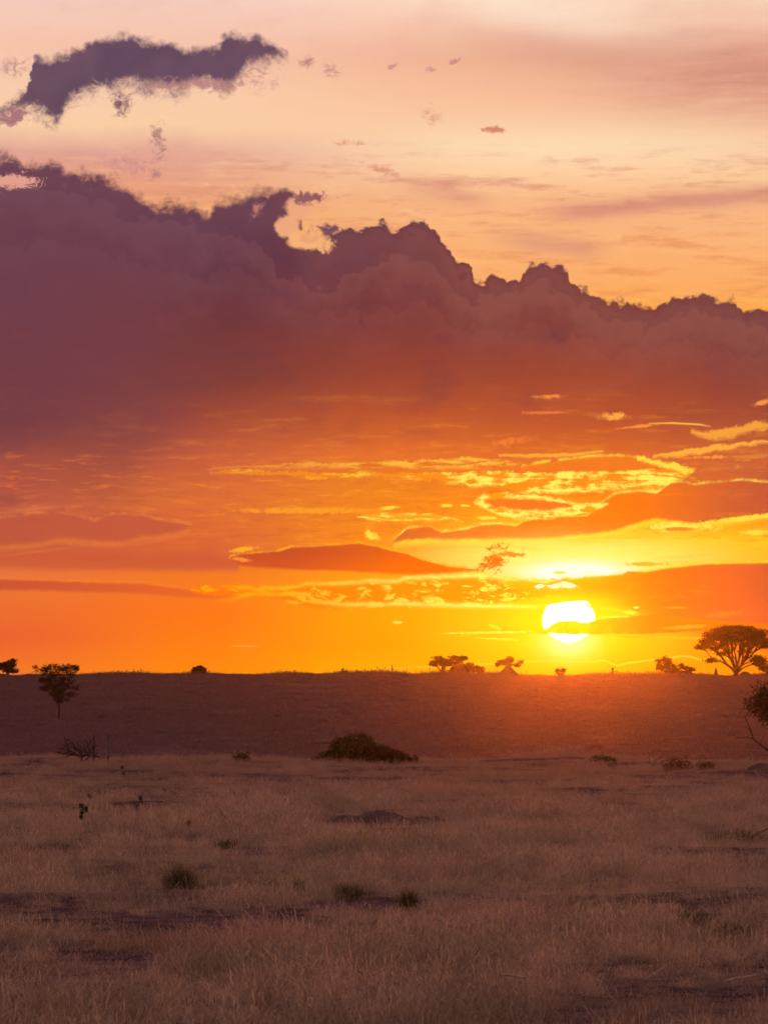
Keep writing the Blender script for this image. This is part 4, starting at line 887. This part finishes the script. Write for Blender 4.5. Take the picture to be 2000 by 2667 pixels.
def grass_material():
    m, nt = material('savanna_grass')
    g = nt.node('ShaderNodeNewGeometry'); oi = nt.node('ShaderNodeObjectInfo')
    pos = V(nt, g.outputs['Position'])
    sp = nt.node('ShaderNodeSeparateXYZ'); m.node_tree.links.new(g.outputs['Position'], sp.inputs[0])
    flatpos = nt.vec(V(nt, sp.outputs[0]), V(nt, sp.outputs[1]) * .55, 0)
    big = nt.noise(flatpos, .22, 4, .6); mid = nt.noise(flatpos, 1.6, 4, .6)
    rnd = V(nt, oi.outputs['Random']); isl = V(nt, g.outputs['Random Per Island'])
    c = nt.mix(nt.smooth(isl * .6 + mid * .5, .2, .85), (.10, .042, .022, 1), (.82, .46, .26, 1))
    c = nt.mix(nt.smooth(big + rnd * .12, .50, .66) * .6, c, (.26, .19, .08, 1))
    c = nt.mix(nt.smooth(isl, .93, .95), c, (.85, .62, .48, 1))
    c = nt.mix(nt.smooth(nt.noise(flatpos, .5, 3, .5), .56, .66) * .5, c, (.32, .21, .19, 1))
    c = nt.mix(nt.smooth(rnd, .62, .98) * .8, c, (.07, .032, .02, 1))
    c = nt.mix(nt.smooth(rnd, .30, .0) * .45, c, (.74, .44, .25, 1))
    patch_shade = nt.smooth(nt.noise(flatpos, .45, 5, .65) + nt.smooth(V(nt, sp.outputs[1]), 39, 32) * .16, .54, .66)  # patches of darker grass, plus shade painted into the colour towards the camera
    c = nt.mix(patch_shade * .55, c, (.10, .062, .030, 1))
    ruddy = nt.smooth(nt.noise(flatpos, .3, 5, .65) + nt.smooth(V(nt, sp.outputs[1]), 70, 135) * .34, .50, .78)
    c = nt.mix(ruddy * .66, c, (.32, .12, .060, 1))
    d = nt.node('ShaderNodeBsdfDiffuse'); nt.put(d.inputs[0], c)
    t = nt.node('ShaderNodeBsdfTranslucent'); nt.put(t.inputs[0], c)
    gl = nt.node('ShaderNodeBsdfGlossy'); gl.inputs['Roughness'].default_value = .28; gl.inputs[0].default_value = (.8, .7, .6, 1)
    L = m.node_tree.links
    a = nt.node('ShaderNodeMixShader'); a.inputs[0].default_value = .45
    L.new(d.outputs[0], a.inputs[1]); L.new(t.outputs[0], a.inputs[2])
    b = nt.node('ShaderNodeMixShader'); b.inputs[0].default_value = .16
    L.new(a.outputs[0], b.inputs[1]); L.new(gl.outputs[0], b.inputs[2])
    return finish(m, nt, b.outputs[0])
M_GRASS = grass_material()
M_STUBBLE = leaf_mat('short_dull_grass', (.11, .058, .058, 1), (.21, .116, .112, 1), .3, .35)

def scatter(name, pts, sc, variants, seed):
    """one object: points that geometry nodes turn into tufts"""
    me = bpy.data.meshes.new(name)
    me.vertices.add(len(pts)); me.vertices.foreach_set('co', pts.astype(np.float32).ravel())
    a = me.attributes.new('size', 'FLOAT', 'POINT'); a.data.foreach_set('value', sc.astype(np.float32))
    r = np.random.default_rng(seed)
    a = me.attributes.new('turn', 'FLOAT', 'POINT'); a.data.foreach_set('value', r.uniform(0, 6.283, len(pts)).astype(np.float32))
    a = me.attributes.new('kind_index', 'INT', 'POINT'); a.data.foreach_set('value', r.integers(0, len(variants), len(pts)).astype(np.int32))
    o = link(name, me)
    c = bpy.data.collections.new(name + '_tufts')
    for i, v in enumerate(variants):
        vo = bpy.data.objects.new('tuft_%02d' % i, v); c.objects.link(vo)
    gt = bpy.data.node_groups.new(name + '_scatter', 'GeometryNodeTree')
    gt.interface.new_socket('Geometry', in_out='INPUT', socket_type='NodeSocketGeometry')
    gt.interface.new_socket('Geometry', in_out='OUTPUT', socket_type='NodeSocketGeometry')
    nd = gt.nodes.new; L = gt.links.new
    gi = nd('NodeGroupInput'); go_ = nd('NodeGroupOutput'); iop = nd('GeometryNodeInstanceOnPoints'); ci = nd('GeometryNodeCollectionInfo')
    ci.inputs['Collection'].default_value = c; ci.inputs['Separate Children'].default_value = True; ci.inputs['Reset Children'].default_value = True
    def attr(nm, ty):
        n = nd('GeometryNodeInputNamedAttribute'); n.data_type = ty; n.inputs[0].default_value = nm; return n.outputs[0]
    cb = nd('ShaderNodeCombineXYZ'); L(attr('turn', 'FLOAT'), cb.inputs[2])
    L(gi.outputs[0], iop.inputs['Points']); L(ci.outputs[0], iop.inputs['Instance']); iop.inputs['Pick Instance'].default_value = True
    L(attr('kind_index', 'INT'), iop.inputs['Instance Index'])
    L(cb.outputs[0], iop.inputs['Rotation']); L(attr('size', 'FLOAT'), iop.inputs['Scale']); L(iop.outputs[0], go_.inputs[0])
    md = o.modifiers.new('scatter', 'NODES'); md.node_group = gt
    return o

gr = np.random.default_rng(77)
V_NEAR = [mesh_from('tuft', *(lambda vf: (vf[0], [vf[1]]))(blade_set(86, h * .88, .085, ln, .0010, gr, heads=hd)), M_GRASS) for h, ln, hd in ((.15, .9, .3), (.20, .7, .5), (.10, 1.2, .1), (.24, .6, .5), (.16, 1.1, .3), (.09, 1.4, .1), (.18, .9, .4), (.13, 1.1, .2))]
# bare and thin places
CLEAR = [(-.05, 78.0, .9, 2.6), (-.75, 79.0, .5, 2.2), (.85, 78.0, .5, 2.2), (spot(470, 2326)[0] + .1, spot(470, 2326)[1] - .8, .5, .9), (spot(910, 2352)[0] + .1, spot(910, 2352)[1] - .8, .6, .8), (spot(1062, 2372)[0], spot(1062, 2372)[1] - .8, .4, .8), (spot(1760, 2480)[0], spot(1760, 2480)[1], .7, .7), (spot(640, 2640)[0], spot(640, 2640)[1], .5, .5), (spot(1985, 2010)[0], spot(1985, 2010)[1] - 3, 1.0, 3)]
def thin(x_, y_):
    v = vnoise(x_, y_ * .5, 1.6, 21) * .55 + vnoise(x_, y_ * .6, 4.5, 22) * .6 + vnoise(x_, y_ * .5, .7, 23) * .5 + vnoise(x_, y_, .35, 24) * .55
    # the worn hollow in the left foreground
    w = np.exp(-(((x_ + 2.3) / 2.0) ** 2 + ((y_ - 44.5) / 5.0) ** 2))
    c = 0
    for cx_, cy_, rx_, ry_ in CLEAR: c = c + np.exp(-(((x_ - cx_) / rx_) ** 2 + ((y_ - cy_) / ry_) ** 2))
    return v * .82 + w * .34 + c * .9
pts = []
for y0, y1, dens in ((24, 40, 46), (40, 60, 40), (60, 90, 32), (90, 152, 26)):
    W = .105 * y1 + 2.5
    n = int(2 * W * (y1 - y0) * dens)
    xx = gr.uniform(-W, W, n); yy = gr.uniform(y0, y1, n)
    keep = (np.abs(xx) < .105 * yy + 2.5) & (gr.random(n) > np.clip((thin(xx, yy) - .10) * 4.0, 0, .94))
    pts.append(np.stack([xx[keep], yy[keep]], 1))
pts = np.concatenate(pts)
hh = np.clip(1.0 + vnoise(pts[:, 0], pts[:, 1] * .6, 2.5, 31) * .9 - np.clip(thin(pts[:, 0], pts[:, 1]), 0, .5) * 1.1, .35, 1.7) * gr.uniform(.55, 1.45, len(pts)) * np.interp(pts[:, 1], [85, 128, 150], [1, .70, .55]) * np.where(pts[:, 1] > 105, np.clip(1 + vnoise(pts[:, 0], pts[:, 1] * .3, 1.1, 33) * 1.3, .3, 1.7), 1)
P3 = np.stack([pts[:, 0], pts[:, 1], height(pts[:, 0], pts[:, 1]) - .02], 1)
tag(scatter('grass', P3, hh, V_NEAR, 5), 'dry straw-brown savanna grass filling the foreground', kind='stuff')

# short grass on the far slope and taller stems along the crest
V_FAR = [mesh_from('stubble', *(lambda vf: (vf[0], [vf[1]]))(blade_set(46, h, .5, .5, .012, gr, heads=.1)), M_STUBBLE) for h in (.22, .30, .18, .36)]
n = 26000
d = np.sqrt(gr.uniform(270 ** 2, 700 ** 2, n)); xx = gr.uniform(-1, 1, n) * (.10 * d + 4)
kp = vnoise(xx, d * .4, 6, 41) + vnoise(xx, d * .4, 19, 42) > -.55
xx, d = xx[kp], d[kp]
far_pts = np.stack([xx, d, height(xx, d) - .02], 1); fs_ = gr.uniform(.6, 1.3, len(xx))
n = 2400
xx = gr.uniform(-76, 76, n); d = gr.uniform(696, 714, n)
cr = np.stack([xx, d, height(xx, d) - .03], 1); cs = gr.uniform(.7, 1.5, n) * (1 + (gr.random(n) < .05) * gr.uniform(.3, 1.0, n)) * np.clip(1.0 + vnoise(xx, d * 0, 5, 44) * 1.8, .4, 1.6)
tag(scatter('short_grass', np.concatenate([far_pts, cr]), np.concatenate([fs_, cs]), V_FAR, 6), 'short dry grass over the far slope and along the ridge crest', kind='stuff')

# taller loose stalks standing over the near grass edge and foreground (uncountable)
V_STALK = [mesh_from('stalk', *(lambda vf: (vf[0], [vf[1]]))(blade_set(4, h * .9, .2, .8, .0009, gr, heads=.8)), M_STRAW) for h in (.32, .40, .25)]
n = 5200
yy = np.sqrt(gr.uniform(27 ** 2, 136 ** 2, n)); xx = gr.uniform(-1, 1, n) * (.105 * yy + 2.5)
kp = gr.random(n) < np.clip(.75 - thin(xx, yy) * 1.6, .05, 1) * np.interp(yy, [95, 130], [1, .35])
xx, yy = xx[kp], yy[kp]
tag(scatter('grass_stalks', np.stack([xx, yy, height(xx, yy) - .02], 1), gr.uniform(.7, 1.25, len(xx)), V_STALK, 7), 'thin pale flowering grass stalks rising out of the long grass', kind='stuff')

# green tufts one can single out
def tuft(px, py, w, h, lb, seed, mat=None, n=260):
    pp = spot(px, py); ss = pp[1] / PX; r = np.random.default_rng(seed)
    v, f = blade_set(n, h * 1.25 * ss, w * ss * .27, .6, .0035, r)
    v[:, 1] *= .8
    o = link('grass_tuft', mesh_from('grass_tuft', v, [f], mat or M_TUFT), sunk(pp, .02))
    return tag(o, lb, 'grass tuft', 'green tufts in the dry grass')
tuft(470, 2318, 62, 62, 'largest dark green tuft at the left beside the bare hollow', 1, n=620)
tuft(910, 2345, 70, 48, 'broad dark green tuft in the middle foreground', 2, n=520)
tuft(1062, 2365, 44, 52, 'upright green tuft just right of the broad middle tuft', 3, n=320)
tuft(772, 2320, 34, 34, 'small yellow-green tuft left of the broad middle tuft', 4, n=200)
tuft(1925, 2200, 130, 40, 'wide patch of greener grass near the right edge', 5, n=700)
tuft(590, 2212, 60, 30, 'faint greenish tuft above the largest dark green tuft', 6, n=300)
tuft(45, 2232, 80, 34, 'dull green tuft at the left edge of the foreground', 7, n=340)
tuft(1790, 2415, 110, 46, 'dark green clump in the lower right foreground', 8, n=560)
tuft(1905, 2450, 90, 48, 'dark green clump right of the lower right clump near the edge', 9, n=460)

# weed stalks with dark seed heads
def weed(px, py, h, lb, seed, heads):
    pp = spot(px, py); ss = pp[1] / PX; r = np.random.default_rng(seed)
    pts_ = [np.array((0, 0, -.03))]
    for i in range(1, 6): pts_.append(np.array((r.normal(0, .012) + heads[-1][0] * ss * i / 5, 0, h * ss * i / 5)))
    v, f = tubes([(i, i + 1) for i in range(5)], pts_, np.linspace(.008, .005, 6), 6)
    root = root_at('weed_stalk', pp, lb, 'weed', 'weed stalks with dark seed heads')
    link('stem', mesh_from('stem', v, [f], M_DEAD, True), parent=root)
    for hx, hzz, w in heads:
        v, f = leaves([(hx * ss, 0, hzz * ss)], (w * ss * .32, w * ss * .32, w * ss * .5), 70, .022, r)
        link('seed_head', mesh_from('seed_head', v, [f], M_LEAF), parent=root)
weed(212, 2160, 56, 'weed stalk with several dark heads left of centre in the near grass', 1, [(0, 30, 9), (1, 42, 8), (12, 50, 9), (1, 58, 9)])
weed(352, 2142, 60, 'taller leaning weed stalk with three dark heads below the thorn scrub', 2, [(-1, 12, 8), (3, 34, 12), (14, 60, 9)])
weed(492, 2172, 26, 'short weed with one dark round head right of the leaning weed', 3, [(0, 25, 9)])
weed(234, 2092, 16, 'small distant weed head below the thorn scrub', 4, [(0, 14, 9)])
weed(318, 2030, 30, 'thin weed stalk between the stake and the leaning weed', 5, [(4, 14, 5), (0, 30, 5)])

# dry sticks and fallen stalks catching the light
def stick(px, py, length, ang, rad, lb, seed, lift=.10, mat=None):
    pp = spot(px, py); ss = pp[1] / PX; r = np.random.default_rng(seed)
    n_ = 6; L_ = length * ss
    pts_ = [np.array((math.cos(ang) * L_ * (i / n_ - .5), r.normal(0, .01), math.sin(ang) * L_ * (i / n_ - .5) + lift + math.sin(i) * L_ * .02)) for i in range(n_ + 1)]
    v, f = tubes([(i, i + 1) for i in range(n_)], pts_, np.linspace(rad, rad * .5, n_ + 1), 6)
    tag(link('dry_stick', mesh_from('dry_stick', v, [f], mat or M_PALE, True), pp), lb, 'stick', 'dry sticks lying in the grass')
stick(1338, 2618, 58, -.08, .012, 'straight pale stick lying low in the bottom foreground', 1, .22)
stick(1930, 2622, 80, .22, .012, 'long pale stick in the bottom right corner', 2, .22)
stick(1715, 2604, 60, .6, .010, 'slanting pale stick in the bottom foreground left of the corner stick', 3, .22)
stick(1160, 2455, 44, -.45, .010, 'short pale stick lying in the lower middle grass', 4, .18)
stick(1245, 2425, 40, -.3, .009, 'pale stick pointing right in the middle foreground grass', 5, .18)
stick(1985, 2195, 60, .5, .018, 'grey leaning stick at the right edge behind the green patch', 6, .16, M_DEAD)
stick(1960, 2530, 60, 1.1, .009, 'steep pale stick near the right edge low in the picture', 7, .2)
stick(60, 2345, 46, -1.2, .010, 'bent pale stalk standing at the left edge of the bare hollow', 8, .2)

# ------------------------------------------------------------------ air
top = 16.0
hb = np.array([(sx_ * 440, yy_, zz_) for zz_ in (-25.0, top) for yy_ in (-70, 1010) for sx_ in (-1, 1)], float)
hf = np.array([(0, 2, 3, 1), (4, 5, 7, 6), (0, 1, 5, 4), (2, 6, 7, 3), (0, 4, 6, 2), (1, 3, 7, 5)])
mh, nt = material('evening_haze')
pv = nt.node('ShaderNodeVolumePrincipled')
pv.inputs['Color'].default_value = (.9, .62, .5, 1)
pv.inputs['Density'].default_value = HAZE_D
pv.inputs['Anisotropy'].default_value = HAZE_G
om = nt.node('ShaderNodeOutputMaterial'); mh.node_tree.links.new(pv.outputs[0], om.inputs['Volume'])
tag(link('haze', mesh_from('haze', hb, [hf], mh)), 'warm evening haze glowing towards the sun', kind='stuff')
